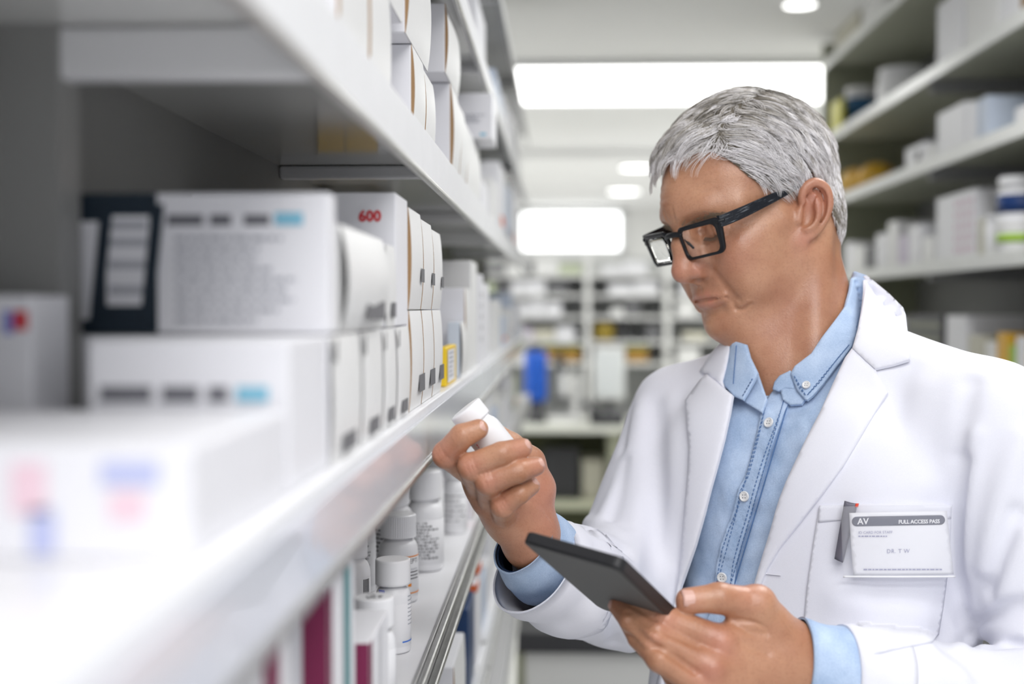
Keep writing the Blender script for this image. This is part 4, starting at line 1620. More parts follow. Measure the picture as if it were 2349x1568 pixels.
# ---- coat skirt, trousers and shoes below the frame
_sk = Field()
_sk.ell((0, .008, -.50), (.182, .145, .30), k=.03)
_sk.cap((0, .0, -.55), (0, .0, -.86), .168, .195, k=.05)
_sk.func(lambda d, x, y, z: np.maximum(np.maximum(d, z + .44), -.90 - z))
_D, _lo, _h = _sk.grid((-.24, -.24, -.93), (.24, .24, -.42), .008)
_p, _q = surface_nets(_D, _lo, _h)
o = link_mesh('coat_skirt', np_mesh('coat_skirt', b2w(_p), _q), M_COAT); o.parent = coat
_tr = Field()
for sg in (-1, 1):
    _tr.cap((.085 * sg, 0, -.80), (.10 * sg, .01, -1.36), .085, .072, k=.02)
_D, _lo, _h = _tr.grid((-.22, -.13, -.90), (.22, .13, -1.28 + -.13), .009) if False else _tr.grid((-.22, -.13, -1.42), (.22, .13, -.72), .009)
_p, _q = surface_nets(_D, _lo, _h)
P_mesh('trousers', np_mesh('trousers', b2w(_p), _q), M_TROUSER, person)
for sg in (-1, 1):
    _shf = Field()
    _shf.ell((.10 * sg, .05, -1.435), (.045, .14, .045), k=.02)
    _shf.ell((.10 * sg, -.02, -1.41), (.042, .06, .06), k=.03)
    _shf.func(lambda d, x, y, z: np.maximum(d, -1.473 - z))
    _D, _lo, _h = _shf.grid((.10 * sg - .07, -.12, -1.50), (.10 * sg + .07, .22, -1.33), .008)
    _p, _q = surface_nets(_D, _lo, _h)
    P_mesh('shoe', np_mesh('shoe', b2w(_p), _q), M_SHOE, person)
# ------------------------------------------------------------------ lettering helpers
def text_geo(body, size=1.0, align='LEFT', bold=0.0, space=1.0):
    """flat outline of a line of text: verts (n,2), faces"""
    cu = bpy.data.curves.new('lettering', 'FONT')
    cu.body = body
    cu.size = size
    cu.align_x = align
    cu.offset = bold
    cu.space_character = space
    cu.resolution_u = 2
    o = bpy.data.objects.new('lettering', cu)
    COL.objects.link(o)
    dg = bpy.context.evaluated_depsgraph_get()
    me = o.evaluated_get(dg).to_mesh()
    V = np.array([v.co[:2] for v in me.vertices]) if len(me.vertices) else np.zeros((0, 2))
    Fc = [tuple(p.vertices) for p in me.polygons]
    o.evaluated_get(dg).to_mesh_clear()
    bpy.data.objects.remove(o)
    bpy.data.curves.remove(cu)
    return V, Fc


def text_obj(name, body, mapper, m, parent, size=1.0, align='LEFT', bold=0.0, space=1.0):
    V, Fc = text_geo(body, size, align, bold, space)
    me = bpy.data.meshes.new(name)
    me.from_pydata([tuple(map(float, p)) for p in mapper(V)], [], Fc)
    o = link_mesh(name, me, m)
    o.parent = parent
    return o


def smear_geo(w, h, rng, word=(2.2, 6.5), gap=.7):
    """one line of unreadable print: word-sized dashes"""
    V, Fc = [], []
    x = 0.0
    while x < w:
        L = min(rng.uniform(*word) * h * .6, w - x)
        k = len(V)
        V += [(x, 0), (x + L, 0), (x + L, h), (x, h)]
        Fc.append((k, k + 1, k + 2, k + 3))
        x += L + gap * h
    return np.array(V), Fc


# ------------------------------------------------------------------ eyeglasses
def glasses():
    M_FR = mat('black_acetate', (.005, .006, .009), .28, spec=.4)
    M_LENS = mat('clear_lens', (1, 1, 1), .02, trans=1.0, ior=1.12, spec=.8)
    m = bpy.data.materials.new('streaked_black_acetate')
    m.use_nodes = True
    nt = m.node_tree
    b = nt.nodes['Principled BSDF']
    tc = nt.nodes.new('ShaderNodeTexCoord')
    mp = nt.nodes.new('ShaderNodeMapping'); mp.inputs['Scale'].default_value = (40, 40, 40)
    n = nt.nodes.new('ShaderNodeTexNoise'); n.inputs['Scale'].default_value = 1.0; n.inputs['Detail'].default_value = 6; n.inputs['Roughness'].default_value = .75
    at_ = nt.nodes.new('ShaderNodeAttribute'); at_.attribute_name = 'along'
    nt.links.new(at_.outputs['Vector'], mp.inputs['Vector']); nt.links.new(mp.outputs[0], n.inputs['Vector'])
    r = nt.nodes.new('ShaderNodeValToRGB')
    r.color_ramp.elements[0].position = .56; r.color_ramp.elements[0].color = (.005, .007, .012, 1)
    r.color_ramp.elements[1].position = .72; r.color_ramp.elements[1].color = (.42, .45, .50, 1)
    nt.links.new(n.outputs['Fac'], r.inputs[0]); nt.links.new(r.outputs[0], b.inputs['Base Color'])
    b.inputs['Roughness'].default_value = .38
    b.inputs['Specular IOR Level'].default_value = .35
    root = empty('eyeglasses', h2w(cm(0, 10.5, .5)), 'black rectangular framed eyeglasses on the face of the man', 'eyeglasses')
    inv = -np.array(root.location)
    FX = lambda x: 11.0 - 1.15 * (abs(x) / 6.9) ** 2
    tau = math.tan(math.radians(5))

    def w(x, z, dy=0): return h2w(cm(x, FX(x) + dy + (z - 2.3) * tau, z))

    def rrect(x0, x1, z0, z1, r, sk=0.0, n=7):
        pts = []
        for cx_, cz_, a0 in ((x1 - r, z1 - r, 0), (x0 + r, z1 - r, 90), (x0 + r, z0 + r, 180), (x1 - r, z0 + r, 270)):
            for k in range(n):
                t = math.radians(a0 + 90 * k / (n - 1))
                pts.append((cx_ + r * math.cos(t), cz_ + r * math.sin(t)))
        q = np.array(pts)
        # lenses narrow a little downwards
        q[:, 0] += sk * (z1 - q[:, 1])
        return q

    for sg in (1, -1):
        outer = rrect(1.00, 6.85, -1.30, 2.30, .75, 0)
        inner = rrect(1.34, 6.22, -1.00, 1.86, .66, 0)
        outer[:, 0] -= .10 * (outer[:, 0] - 1.0) * np.clip((2.0 - outer[:, 1]) / 3.3, 0, 1)
        inner[:, 0] -= .06 * (inner[:, 0] - 1.0) * np.clip((2.0 - inner[:, 1]) / 3.3, 0, 1)
        # outer upper corner sharper and raised
        outer[:7, 0] += .12; outer[:7, 1] += .10
        N = len(outer)
        V = []
        for ring, dy in ((outer, .14), (inner * .5 + outer * .5, .155), (inner, .14), (inner, -.16), (outer, -.16)):
            V += [w(sg * x, z, dy) for x, z in ring]
        Q = []
        for a in range(5):
            c = (a + 1) % 5
            for k in range(N):
                q = (a * N + k, a * N + (k + 1) % N, c * N + (k + 1) % N, c * N + k)
                Q.append(q if sg < 0 else q[::-1])
        o = link_mesh('rim', np_mesh('rim', np.array(V) + inv, np.array(Q)), M_FR); o.parent = root
        # lens
        V = [w(0, 0)] * 0
        ctr = inner.mean(0)
        rings = [inner * t + ctr * (1 - t) for t in (1.0, .66, .33)]
        V = []
        for dy in (.03, -.06):
            for t_, ring in zip((0, .03, .05), rings): V += [w(sg * x, z, dy + t_) for x, z in ring]
            V.append(w(sg * ctr[0], ctr[1], dy + .055))
        V = np.array(V); per = 3 * N + 1
        Q, T = [], []
        for s_ in (0, 1):
            of = s_ * per
            for a in (0, 1):
                for k in range(N):
                    q = (of + a * N + k, of + a * N + (k + 1) % N, of + (a + 1) * N + (k + 1) % N, of + (a + 1) * N + k)
                    Q.append(q if (s_ == 0) == (sg < 0) else q[::-1])
            for k in range(N):
                t_ = (of + 2 * N + k, of + 2 * N + (k + 1) % N, of + 3 * N)
                T.append(t_ if (s_ == 0) == (sg < 0) else t_[::-1])
        for k in range(N):
            q = (k, per + k, per + (k + 1) % N, (k + 1) % N)
            Q.append(q if sg < 0 else q[::-1])
        o = link_mesh('lens', np_mesh('lens', V + inv, np.array(Q), np.array(T)), M_LENS); o.parent = root
        # nose pad
        f = Field(); f.cap(cm(1.15 * sg, 10.35, .9), cm(1.5 * sg, 10.0, -.1), .0011, .0015, k=.002)
        D, l, h = f.grid(np.minimum(cm(1.15 * sg, 10.35, .9), cm(1.5 * sg, 10.0, -.1)) - .005, np.maximum(cm(1.15 * sg, 10.35, .9), cm(1.5 * sg, 10.0, -.1)) + .005, .0006)
        p_, q_ = surface_nets(D, l, h)
        o = link_mesh('nose_pad', np_mesh('nose_pad', h2w(p_) + inv, q_), M_FR); o.parent = root
        # temple arm
        C_ = np.array([(6.80, 9.95, 1.84, .58), (7.15, 9.2, 1.90, .60), (7.45, 7.6, 2.04, .58), (7.55, 5.5, 2.27, .54), (7.55, 3.2, 2.52, .47), (7.55, 1.0, 2.74, .34), (7.65, -.8, 2.90, .20), (7.6, -2.4, 2.5, .18), (7.4, -4.0, 1.2, .16)])
        C_ = crom(C_, 5)
        V, A = [], []
        for i, (x, y, z, hh) in enumerate(C_):
            for dx, dz in ((.16, 1), (.16, -1), (-.12, -1), (-.12, 1)):
                V.append(h2w(cm((x + dx) * sg, y, z + dz * hh)))
                A.append((y * .012, dz * hh * .25, dx * .2))
        Q = []
        n_ = len(C_)
        for i in range(n_ - 1):
            for k in range(4):
                q = (i * 4 + k, i * 4 + (k + 1) % 4, i * 4 + 4 + (k + 1) % 4, i * 4 + 4 + k)
                Q.append(q if sg < 0 else q[::-1])
        Q += [(0, 1, 2, 3), (n_ * 4 - 1, n_ * 4 - 2, n_ * 4 - 3, n_ * 4 - 4)]
        me = np_mesh('temple_arm', np.array(V) + inv, np.array(Q), smooth=False)
        a_ = me.attributes.new('along', 'FLOAT_VECTOR', 'POINT'); a_.data.foreach_set('vector', np.array(A, np.float32).ravel() )
        o = link_mesh('temple_arm', me, m); o.parent = root
        bv = o.modifiers.new('soft_edges', 'BEVEL'); bv.width = .0006; bv.segments = 2
        # hinge end-piece
        f = Field(); f.cap(cm(6.72 * sg, 9.92, 1.90), cm(6.98 * sg, 9.55, 1.88), .0026, .0026, k=.002)
        D, l, h = f.grid(np.minimum(cm(6.75 * sg, 9.95, 1.85), cm(7.05 * sg, 9.5, 1.8)) - .007, np.maximum(cm(6.75 * sg, 9.95, 1.85), cm(7.05 * sg, 9.5, 1.8)) + .007, .0008)
        p_, q_ = surface_nets(D, l, h)
        o = link_mesh('hinge', np_mesh('hinge', h2w(p_) + inv, q_), M_FR); o.parent = root
    # bridge
    f = Field()
    br = crom([(-1.25, FX(1.25) - .05, 1.55), (-.6, FX(.6) + .12, 1.72), (0, FX(0) + .18, 1.76), (.6, FX(.6) + .12, 1.72), (1.25, FX(1.25) - .05, 1.55)], 4) * .01
    f.path(list(br), .0027, k=.001)
    D, l, h = f.grid(br.min(0) - .005, br.max(0) + .005, .0007)
    p_, q_ = surface_nets(D, l, h)
    o = link_mesh('bridge', np_mesh('bridge', h2w(p_) + inv, q_), M_FR); o.parent = root


glasses()


# ------------------------------------------------------------------ tablet
def tablet():
    A, e1, e2, n, W_, H_ = TAB
    M_T = mat('black_matte_case', (.014, .014, .016), .42, bump=.12, bscale=900)
    M_TB = mat('grey_rubber_back', (.105, .105, .105), .55, bump=.15, bscale=1200)
    M_SCR = mat('dark_glass_screen', (.01, .01, .012), .06, coat=.5)
    c = A + e1 * W_ / 2 + e2 * H_ / 2
    root = empty('tablet', c, 'black tablet with grey back held in the lower hand', 'tablet')
    Rm = Matrix((e1.tolist(), e2.tolist(), n.tolist())).transposed()
    root.rotation_euler = Rm.to_euler()
    T = .0088 * HG

    def slab(name, w, h, z0, z1, r, m, bev):
        N = 8
        ring = []
        for sx, sy, a0 in ((1, 1, 0), (-1, 1, 90), (-1, -1, 180), (1, -1, 270)):
            for k in range(N):
                t = math.radians(a0 + 90 * k / (N - 1))
                ring.append((sx * (w / 2 - r) + r * math.cos(t), sy * (h / 2 - r) + r * math.sin(t)))
        ring = np.array(ring)
        V, Q = [], []
        prof = [(1.0, z0 + bev, -bev * 0), (0, z0, -bev)]
        lay = [(z0, -bev), (z0 + bev * .35, -bev * .3), (z0 + bev, 0), (z1 - bev, 0), (z1 - bev * .35, -bev * .3), (z1, -bev)]
        M_ = len(ring)
        for z, d in lay:
            nrm = ring / np.linalg.norm(ring, axis=1, keepdims=True)
            q = ring * (1 + d / np.maximum(np.abs(ring).max(1, keepdims=True), 1e-6))
            V.append(np.column_stack([q, np.full(M_, z)]))
        V = np.vstack(V)
        for i in range(len(lay) - 1):
            for k in range(M_): Q.append((i * M_ + k, i * M_ + (k + 1) % M_, (i + 1) * M_ + (k + 1) % M_, (i + 1) * M_ + k))
        me = bpy.data.meshes.new(name)
        me.from_pydata(V.tolist(), [], [tuple(q) for q in Q] + [tuple(range(M_))[::-1], tuple(range((len(lay) - 1) * M_, len(lay) * M_))])
        o = link_mesh(name, me, m, root)
        return o
    slab('case', W_, H_, -T, 0, .008, M_T, .0016)
    slab('back_cover', W_ - .007, H_ - .007, -T - .0006, -T + .0004, .006, M_TB, .0003)
    slab('screen', W_ - .010, H_ - .014, -.0004, .0003, .004, M_SCR, .0002)


tablet()


# ------------------------------------------------------------------ bottles
M_PLASTIC = mat('white_plastic', (.86, .86, .88), .35, sss=0, bump=.02, bscale=400)
M_LABEL = mat('white_paper_label', (.84, .84, .86), .55)
M_INK = mat('dark_print', (.05, .05, .06), .6)
M_INK2 = mat('grey_print', (.45, .46, .50), .6)


def bottle(name, loc, r, h, label, group=None, cap_r=.82, cap_h=.22, ribs=False, rot=None, lab=True, print_=None, rz=0.0, lines=0, cap_print=False, neck=.72, cat='bottle', capm=None):
    root = empty(name, loc, label, cat, group)
    if rot is not None: root.rotation_euler = rot
    else: root.rotation_euler[2] = rz
    hb = h * (1 - cap_h)
    e = r * .12
    prof = [(0, 0), (r * .86, 0), (r * .96, r * .05), (r, r * .16), (r, hb * .74), (r * .985, hb * .80), (r * .93, hb * .86), (r * .84, hb * .905), (r * neck, hb * .93), (r * neck, hb * 1.02)]
    link_mesh('bottle_body', lathe_mesh('bottle_body', prof, 40), M_PLASTIC, root)
    cr = r * cap_r
    z0, z1 = hb * .965, h
    cp = [(cr * .9, z0), (cr, z0 + r * .04), (cr, z0 + (z1 - z0) * .12), (cr, z1 - r * .14), (cr * .985, z1 - r * .05), (cr * .93, z1 - r * .005), (cr * .86, z1), (cr * .3, z1), (0, z1)]
    c = link_mesh('cap', lathe_mesh('cap', cp, 96 if ribs else 40, ribs=(2, 3, cr * .025, 0) if ribs else None, smooth=not ribs), capm or M_PLASTIC, root)
    if lab:
        lm = lathe_mesh('paper_label', [(r * .99, hb * .10), (r * 1.008, hb * .105), (r * 1.008, hb * .71), (r * .99, hb * .715)], 40)
        lo = link_mesh('paper_label', lm, M_LABEL, root)
    if lines:
        rng = np.random.default_rng(int(abs(loc[1]) * 1000) % 977)
        Vs, Fs = [], []
        for i in range(lines):
            z = hb * (.66 - .52 * i / lines)
            V, Fc = smear_geo(r * 2.2 * rng.uniform(.6, 1), hb * .022, rng)
            k = len(Vs)
            # dense enough to follow the curve
            for q in Fc:
                a, b_ = V[q[0]], V[q[2]]
                nseg = max(1, int((b_[0] - a[0]) / (r * .15)))
                for s in range(nseg):
                    x0 = a[0] + (b_[0] - a[0]) * s / nseg; x1 = a[0] + (b_[0] - a[0]) * (s + 1) / nseg
                    k = len(Vs)
                    for xx, zz in ((x0, a[1]), (x1, a[1]), (x1, b_[1]), (x0, b_[1])):
                        t = xx / r - math.pi / 2 - 1.1
                        Vs.append((r * 1.012 * math.cos(t), r * 1.012 * math.sin(t), z + zz))
                    Fs.append((k, k + 1, k + 2, k + 3))
        me = bpy.data.meshes.new('label_print'); me.from_pydata(Vs, [], Fs)
        link_mesh('label_print', me, M_INK, root)
    if print_:
        for (txt, size, zf, ang, m_) in print_:
            V, Fc = text_geo(txt, size, bold=.0)
            t = V[:, 0] / r + ang
            P = np.column_stack([r * 1.013 * np.cos(t), r * 1.013 * np.sin(t), hb * zf + V[:, 1]])
            me = bpy.data.meshes.new('label_lettering'); me.from_pydata(P.tolist(), [], Fc)
            link_mesh('label_lettering', me, m_, root)
    return root


def cyl_strip(root, r, z0, z1, a0, a1, m, name='label_stripe'):
    n = 16
    V, Q = [], []
    for i in range(n + 1):
        t = a0 + (a1 - a0) * i / n
        V += [(r * math.cos(t), r * math.sin(t), z0), (r * math.cos(t), r * math.sin(t), z1)]
        if i: Q.append((2 * i - 2, 2 * i, 2 * i + 1, 2 * i - 1))
    return link_mesh(name, np_mesh(name, np.array(V), np.array(Q)), m, root)


# pill bottle in the upper hand
_top = hpt(1066, 936, 1.018)
_bot = hpt(1158, 1050, 1.022)
_ax = unit(_top - _bot)
_u = unit(np.cross(_ax, CAM - _top)); _v = np.cross(_ax, _u)
_R = Matrix((_u.tolist(), _v.tolist(), _ax.tolist())).transposed()
hb_ = bottle('pill_bottle', _top - _ax * .066 * HG, .0152 * HG, .066 * HG, 'small white pill bottle raised between the fingers of the man', cap_r=.94, cap_h=.19, rot=_R.to_euler(), neck=.80, lab=False)
M_RED = mat('red_print', (.70, .03, .10), .5)
for _q, _m in (((.0, .0035), M_RED), ((.0045, .022), M_INK2)):
    Vs, Fs = [], []
    rng = np.random.default_rng(4)
    for j in range(2 if _m is M_INK2 else 1):
        V, Fc = smear_geo((_q[1] - _q[0]) * HG, .0011, rng, word=(1.2, 3))
        k = len(Vs)
        for x, y in V:
            t = math.pi * 0.24 + (j * .0022 + y) / .0167
            Vs.append((.01535 * HG * math.cos(t + math.pi), .01535 * HG * math.sin(t + math.pi), (.0385 - _q[0]) * HG - x))
        Fs += [tuple(i + k for i in q) for q in Fc]
    me = bpy.data.meshes.new('label_print'); me.from_pydata(Vs, [], Fs)
    link_mesh('label_print', me, _m, hb_)


# ------------------------------------------------------------------ name badge and pocket pen
def badge():
    M_PL = mat('clear_vinyl', (.93, .94, .98), .12, alpha=.10, spec=.5)
    M_CARD = mat('badge_card', (.83, .83, .87), .5)
    M_BAR = mat('slate_print', (.065, .07, .115), .5)
    M_WT = mat('white_print', (.9, .9, .92), .5)
    M_LT = mat('lilac_print', (.30, .30, .46), .6)
    root = empty('name_badge', trace(COAT, np.array([2065.0]), np.array([1245.0]), np.array([.012]))[0], 'clear plastic name badge reading FULL ACCESS PASS on the coat pocket', 'name badge')
    inv = Matrix.Translation([-float(v) for v in root.location])

    def B(o):
        o.parent = root
        o.matrix_parent_inverse = inv
        return o
    FLAT = TORSO
    B(sheet('card', [(1948, 1176), (2172, 1171), (2180, 1245), (2188, 1317), (1958, 1319), (1952, 1250)], FLAT, .0145, .0006, M_CARD, None, step=10))
    B(sheet('sleeve', [(1928, 1161), (2060, 1158), (2186, 1157), (2190, 1240), (2192, 1324), (2060, 1324), (1934, 1324), (1931, 1240)], FLAT, .0166, .0005, M_PL, None, step=12))
    B(sheet('sleeve_seam', [(1934, 1320), (2060, 1320.5), (2192, 1320), (2192, 1324), (2060, 1324.5), (1934, 1324)], FLAT, .0170, .0006, M_WT, None, step=6))
    bar = []
    for cx_, cy_, a0 in ((2157, 1192, -90), (1965, 1195.5, 90)):
        for k in range(9):
            t = math.radians(a0 + 180 * k / 8)
            bar.append((cx_ + 11 * math.cos(t), cy_ + 11 * math.sin(t)))
    B(sheet('header_bar', bar, FLAT, .0149, .0004, M_BAR, None, step=5))

    def tx(body, x, y, size, m, align='LEFT', bold=0.0, dx=(1, -.016), dy=(.02, 1), space=1.0):
        def mp(V):
            X = x + V[:, 0] * dx[0] + V[:, 1] * -dy[0] * 0 
            Y = y + V[:, 0] * dx[1] - V[:, 1]
            return trace(FLAT, X, Y, np.full(len(X), .0152))
        o = text_obj('lettering', body, mp, m, None, size, align, bold, space)
        return B(o)
    tx('AV', 1967, 1202, 20, M_WT, bold=.35)
    tx('FULL ACCESS PASS', 2156, 1199, 12.2, M_WT, 'RIGHT', bold=.25, space=.93)
    tx('ID CARD FOR STAFF', 1969, 1224, 8.6, M_LT, space=1.0)
    tx('DR. T W', 2034, 1268, 13, M_LT, space=1.1)
    rng = np.random.default_rng(2)
    for (x, y, w_, h_) in ((1969, 1230.5, 66, 2.6), (1981, 1307, 180, 2.8)):
        V, Fc = smear_geo(w_, h_, rng)
        P = trace(FLAT, x + V[:, 0], y - V[:, 1], np.full(len(V), .0152))
        me = bpy.data.meshes.new('fine_print'); me.from_pydata(P.tolist(), [], Fc)
        B(link_mesh('fine_print', me, M_LT))
    # pen behind the badge
    pen = empty('pocket_pen', trace(COAT, np.array([1940.0]), np.array([1220.0]), np.array([.009]))[0], 'flat grey pen with a red tip clipped in the coat pocket', 'pen')
    inv2 = Matrix.Translation([-float(v) for v in pen.location])
    o = sheet('barrel', [(1937, 1148), (1950, 1152), (1966, 1155), (1956, 1200), (1942, 1250), (1933, 1290), (1924, 1286), (1914, 1281), (1922, 1235), (1930, 1190)], FLAT, .0120, .0050, mat('grey_pen', (.16, .155, .19), .35, metal=.3), None, step=6, edge_drop=.001)
    o.parent = pen; o.matrix_parent_inverse = inv2
    o = sheet('tip', [(1963, 1154), (1969, 1154), (1967, 1163), (1961, 1162)], FLAT, .0126, .0050, mat('red_plastic', (.80, .07, .03), .4), None, step=3)
    o.parent = pen; o.matrix_parent_inverse = inv2


badge()
# ================================================================== LEFT SHELVING
LK = .86                         # left shelving and its stock, scaled about the camera
XF, XB = -.14 * LK, -.345 * LK   # front edge and back panel of the left shelving
M_SHELF = mat('gloss_shelf_sheet', (.78, .78, .755), .12, metal=.25, noise=.05, nscale=6)
M_SHELFTOP = mat('white_shelf_liner', (.80, .80, .82), .30)
M_LIP = mat('pale_grey_shelf_lip', (.82, .825, .84), .5, noise=.04, nscale=30)
M_STRIP = mat('clear_label_strip', (.78, .80, .87), .14, spec=.5, coat=.25)
M_CHROME = mat('brushed_metal_channel', (.50, .50, .49), .30, metal=.85, noise=.2, nscale=50)
M_LIP3 = mat('dull_metal_lip', (.42, .42, .42), .38, metal=.6, noise=.15, nscale=40)
M_BACK = mat('charcoal_back_panel', (.27, .27, .26), .6, noise=.12, nscale=4)
M_BACK2 = mat('olive_back_panel', (.20, .21, .15), .6, noise=.12, nscale=4)
M_POST = mat('grey_upright', (.30, .30, .29), .45, metal=.2)
SHELVES = {0: .448, 1: .178, 2: -.104, 3: -.364, 4: -.634, 5: -.904, -1: .72}


def left_unit(y0, y1, label, back, far=False):
    y0, y1 = y0 * LK, y1 * LK
    u = empty('shelving_unit', (XF, (y0 + y1) / 2, 0), label, 'shelving')
    box_obj('back_panel', XB - .012, XB, y0, y1, .05, CEIL_Z - .12, back, u)
    for i, z in SHELVES.items():
        z = CZ + z * LK
        sh = box_obj('shelf', XB, XF - .001, y0 + .004, y1 - .004, z - .004, z, M_SHELF, u)
        box_obj('shelf_liner', XB + .004, XF - .004, y0 + .008, y1 - .008, z, z + .0006, M_SHELFTOP, u)
        if i == 3:
            box_obj('lip', XF - .003, XF + .001, y0, y1, z - .036 * LK, z + .004, M_LIP3, u, bevel=.001)
            box_obj('lip_channel', XF + .001, XF + .010, y0, y1, z - .034 * LK, z - .026 * LK, M_CHROME, u, bevel=.002)
            box_obj('lip_channel', XF + .001, XF + .008, y0, y1, z - .004 * LK, z + .003, M_CHROME, u, bevel=.002)
        elif i == 2:
            box_obj('lip', XF - .003, XF + .000, y0, y1, z - .055 * LK, z + .002, M_LIP, u, bevel=.001)
            box_obj('label_strip', XF + .001, XF + .0030, y0, y1, z - .050 * LK, z - .006 * LK, M_STRIP, u, bevel=.0006)
            box_obj('strip_rail', XF + .000, XF + .006, y0, y1, z - .057 * LK, z - .050 * LK, M_CHROME, u, bevel=.002)
        else:
            box_obj('lip', XF - .003, XF + .001, y0, y1, z - .046 * LK, z + .003, M_LIP, u, bevel=.001)
            box_obj('strip_rail', XF + .000, XF + .006, y0, y1, z - .052 * LK, z - .045 * LK, M_CHROME, u, bevel=.002)
        nb = 3 if not far else 2
        for k in range(nb):
            yy = y0 + (.50 + k * .765) * LK if not far else y0 + .4 + k * 1.0
            if yy < y1 - .05:
                box_obj('shelf_stiffener', XB, XF - .004, yy, yy + .018, z - (.032 if k == 0 else .018), z - .0045, M_WHITE, u, bevel=.003)
    for yy in (y0, y1 - .03):
        box_obj('upright', XB - .002, XB + .03, yy, yy + .03, 0, CEIL_Z - .12, M_POST, u)
    return u


left_unit(.27, 2.36, 'near grey steel shelving with glossy shelves, stocked with cartons and bottles', M_BACK)
left_unit(2.375, 5.3, 'farther run of pale shelving continuing down the aisle', M_BACK2, far=True)
box_obj('upright', XB, XB + .032, .765 * LK, .80 * LK, .02, CEIL_Z - .12, M_POST, bpy.data.objects['shelving_unit'])

M_CARD = mat('white_carton_board', (.82, .82, .855), .45, noise=.02, nscale=20)
M_CARD2 = mat('warm_white_carton_board', (.82, .82, .815), .42, noise=.02, nscale=20)
M_KRAFT = mat('kraft_board_edge', (.36, .22, .11), .8)
M_GREYP = mat('grey_barcode_print', (.16, .16, .17), .6)
M_BLUEP = mat('blue_print', (.22, .52, .68), .5)
M_NAVY = mat('navy_print', (.008, .020, .035), .5)
M_YEL = mat('yellow_carton_print', (.85, .58, .02), .45)
M_YELD = mat('amber_carton_print', (.80, .50, .02), .45)
M_MAROON = mat('maroon_print', (.20, .015, .07), .45)
M_TEAL = mat('teal_print', (.12, .30, .32), .45)
M_PINK = mat('pink_print', (.80, .45, .55), .5)
M_REDP = mat('red_carton_print', (.62, .04, .05), .5)
M_ORANGE = mat('orange_print', (.85, .16, .03), .5)
M_PALEP = mat('faded_pink_print', (.84, .62, .70), .5)
M_PALEL = mat('faded_violet_print', (.50, .54, .80), .5)
M_TITLE = mat('soft_black_print', (.16, .16, .18), .5)
M_LAV = mat('violet_blue_print', (.22, .25, .62), .5)


def carton(x0, x1, y0, y1, z0, z1, label, m=None, bulge=0.0, group=None, cat='box', name='carton', bar=None, kraft=True):
    """folding carton: body plus, where the stock bulges, a bowed aisle-side panel with raw board edges. z is relative to eye level, and all inputs scale about the camera"""
    x0, x1, y0, y1, z0, z1, bulge = [v * LK for v in (x0, x1, y0, y1, z0, z1, bulge)]
    z0, z1 = CZ + z0 + .0003, CZ + z1
    m = m or M_CARD
    r = empty(name, ((x0 + x1) / 2, (y0 + y1) / 2, z0), label, cat, group)
    box_obj('carton_body', x0, x1, y0, y1, z0, z1, m, r, bevel=.0010, seg=1)
    c = np.array(r.location)
    if bulge > 0:
        nu, nv = 4, 10
        V, Q, Q2 = [], [], []
        for a in range(nu + 1):
            for b in range(nv + 1):
                u, v = a / nu, b / nv
                V.append((x1 + .0006 + bulge * math.sin(math.pi * v) ** .8 * (.55 + .45 * math.sin(math.pi * u)), y0 + .001 + (y1 - y0 - .002) * u, z0 + (z1 - z0) * v))
        for a in range(nu):
            for b in range(nv):
                k = a * (nv + 1) + b
                Q.append((k, k + nv + 1, k + nv + 2, k + 1))
        link_mesh('bowed_panel', np_mesh('bowed_panel', np.array(V) - c, np.array(Q)), M_CARD2, r)
        if kraft:
            for a in (0, nu):
                W, Q2 = [], []
                for b in range(nv + 1):
                    p = V[a * (nv + 1) + b]
                    W += [(x1, p[1], p[2]), p]
                for b in range(nv): Q2.append((2 * b, 2 * b + 1, 2 * b + 3, 2 * b + 2))
                link_mesh('board_edge', np_mesh('board_edge', np.array(W) - c, np.array(Q2), smooth=False), M_KRAFT, r)
    if bar:
        for (u0, u1, v0, v1) in bar:
            xx = x1 + .0010 + bulge * math.sin(math.pi * (v0 + v1) / 2) ** .8
            V = [(xx + .0004, y0 + (y1 - y0) * u0, z0 + (z1 - z0) * v0), (xx + .0004, y0 + (y1 - y0) * u1, z0 + (z1 - z0) * v0), (xx + .0004, y0 + (y1 - y0) * u1, z0 + (z1 - z0) * v1), (xx + .0004, y0 + (y1 - y0) * u0, z0 + (z1 - z0) * v1)]
            link_mesh('barcode', np_mesh('barcode', np.array(V) - c, np.array([(0, 1, 2, 3)]), smooth=False), M_GREYP, r)
    return r


def patch(r, face, a0, a1, b0, b1, m, name='print_patch', eps=.0006):
    """flat print on a carton. face 'near' (towards the camera): a = x, b = z fractions; 'side' (aisle): a = y"""
    bd = [o for o in r.children if o.name.startswith('carton_body')][0]
    co = np.array([v.co[:] for v in bd.data.vertices])
    lo, hi = co.min(0), co.max(0)
    L = lambda i, t: lo[i] + (hi[i] - lo[i]) * t
    if face == 'near':
        V = [(L(0, a0), lo[1] - eps, L(2, b0)), (L(0, a1), lo[1] - eps, L(2, b0)), (L(0, a1), lo[1] - eps, L(2, b1)), (L(0, a0), lo[1] - eps, L(2, b1))]
    else:
        V = [(hi[0] + eps, L(1, a0), L(2, b0)), (hi[0] + eps, L(1, a1), L(2, b0)), (hi[0] + eps, L(1, a1), L(2, b1)), (hi[0] + eps, L(1, a0), L(2, b1))]
    return link_mesh(name, np_mesh(name, np.array(V), np.array([(0, 1, 2, 3)]), smooth=False), m, r)


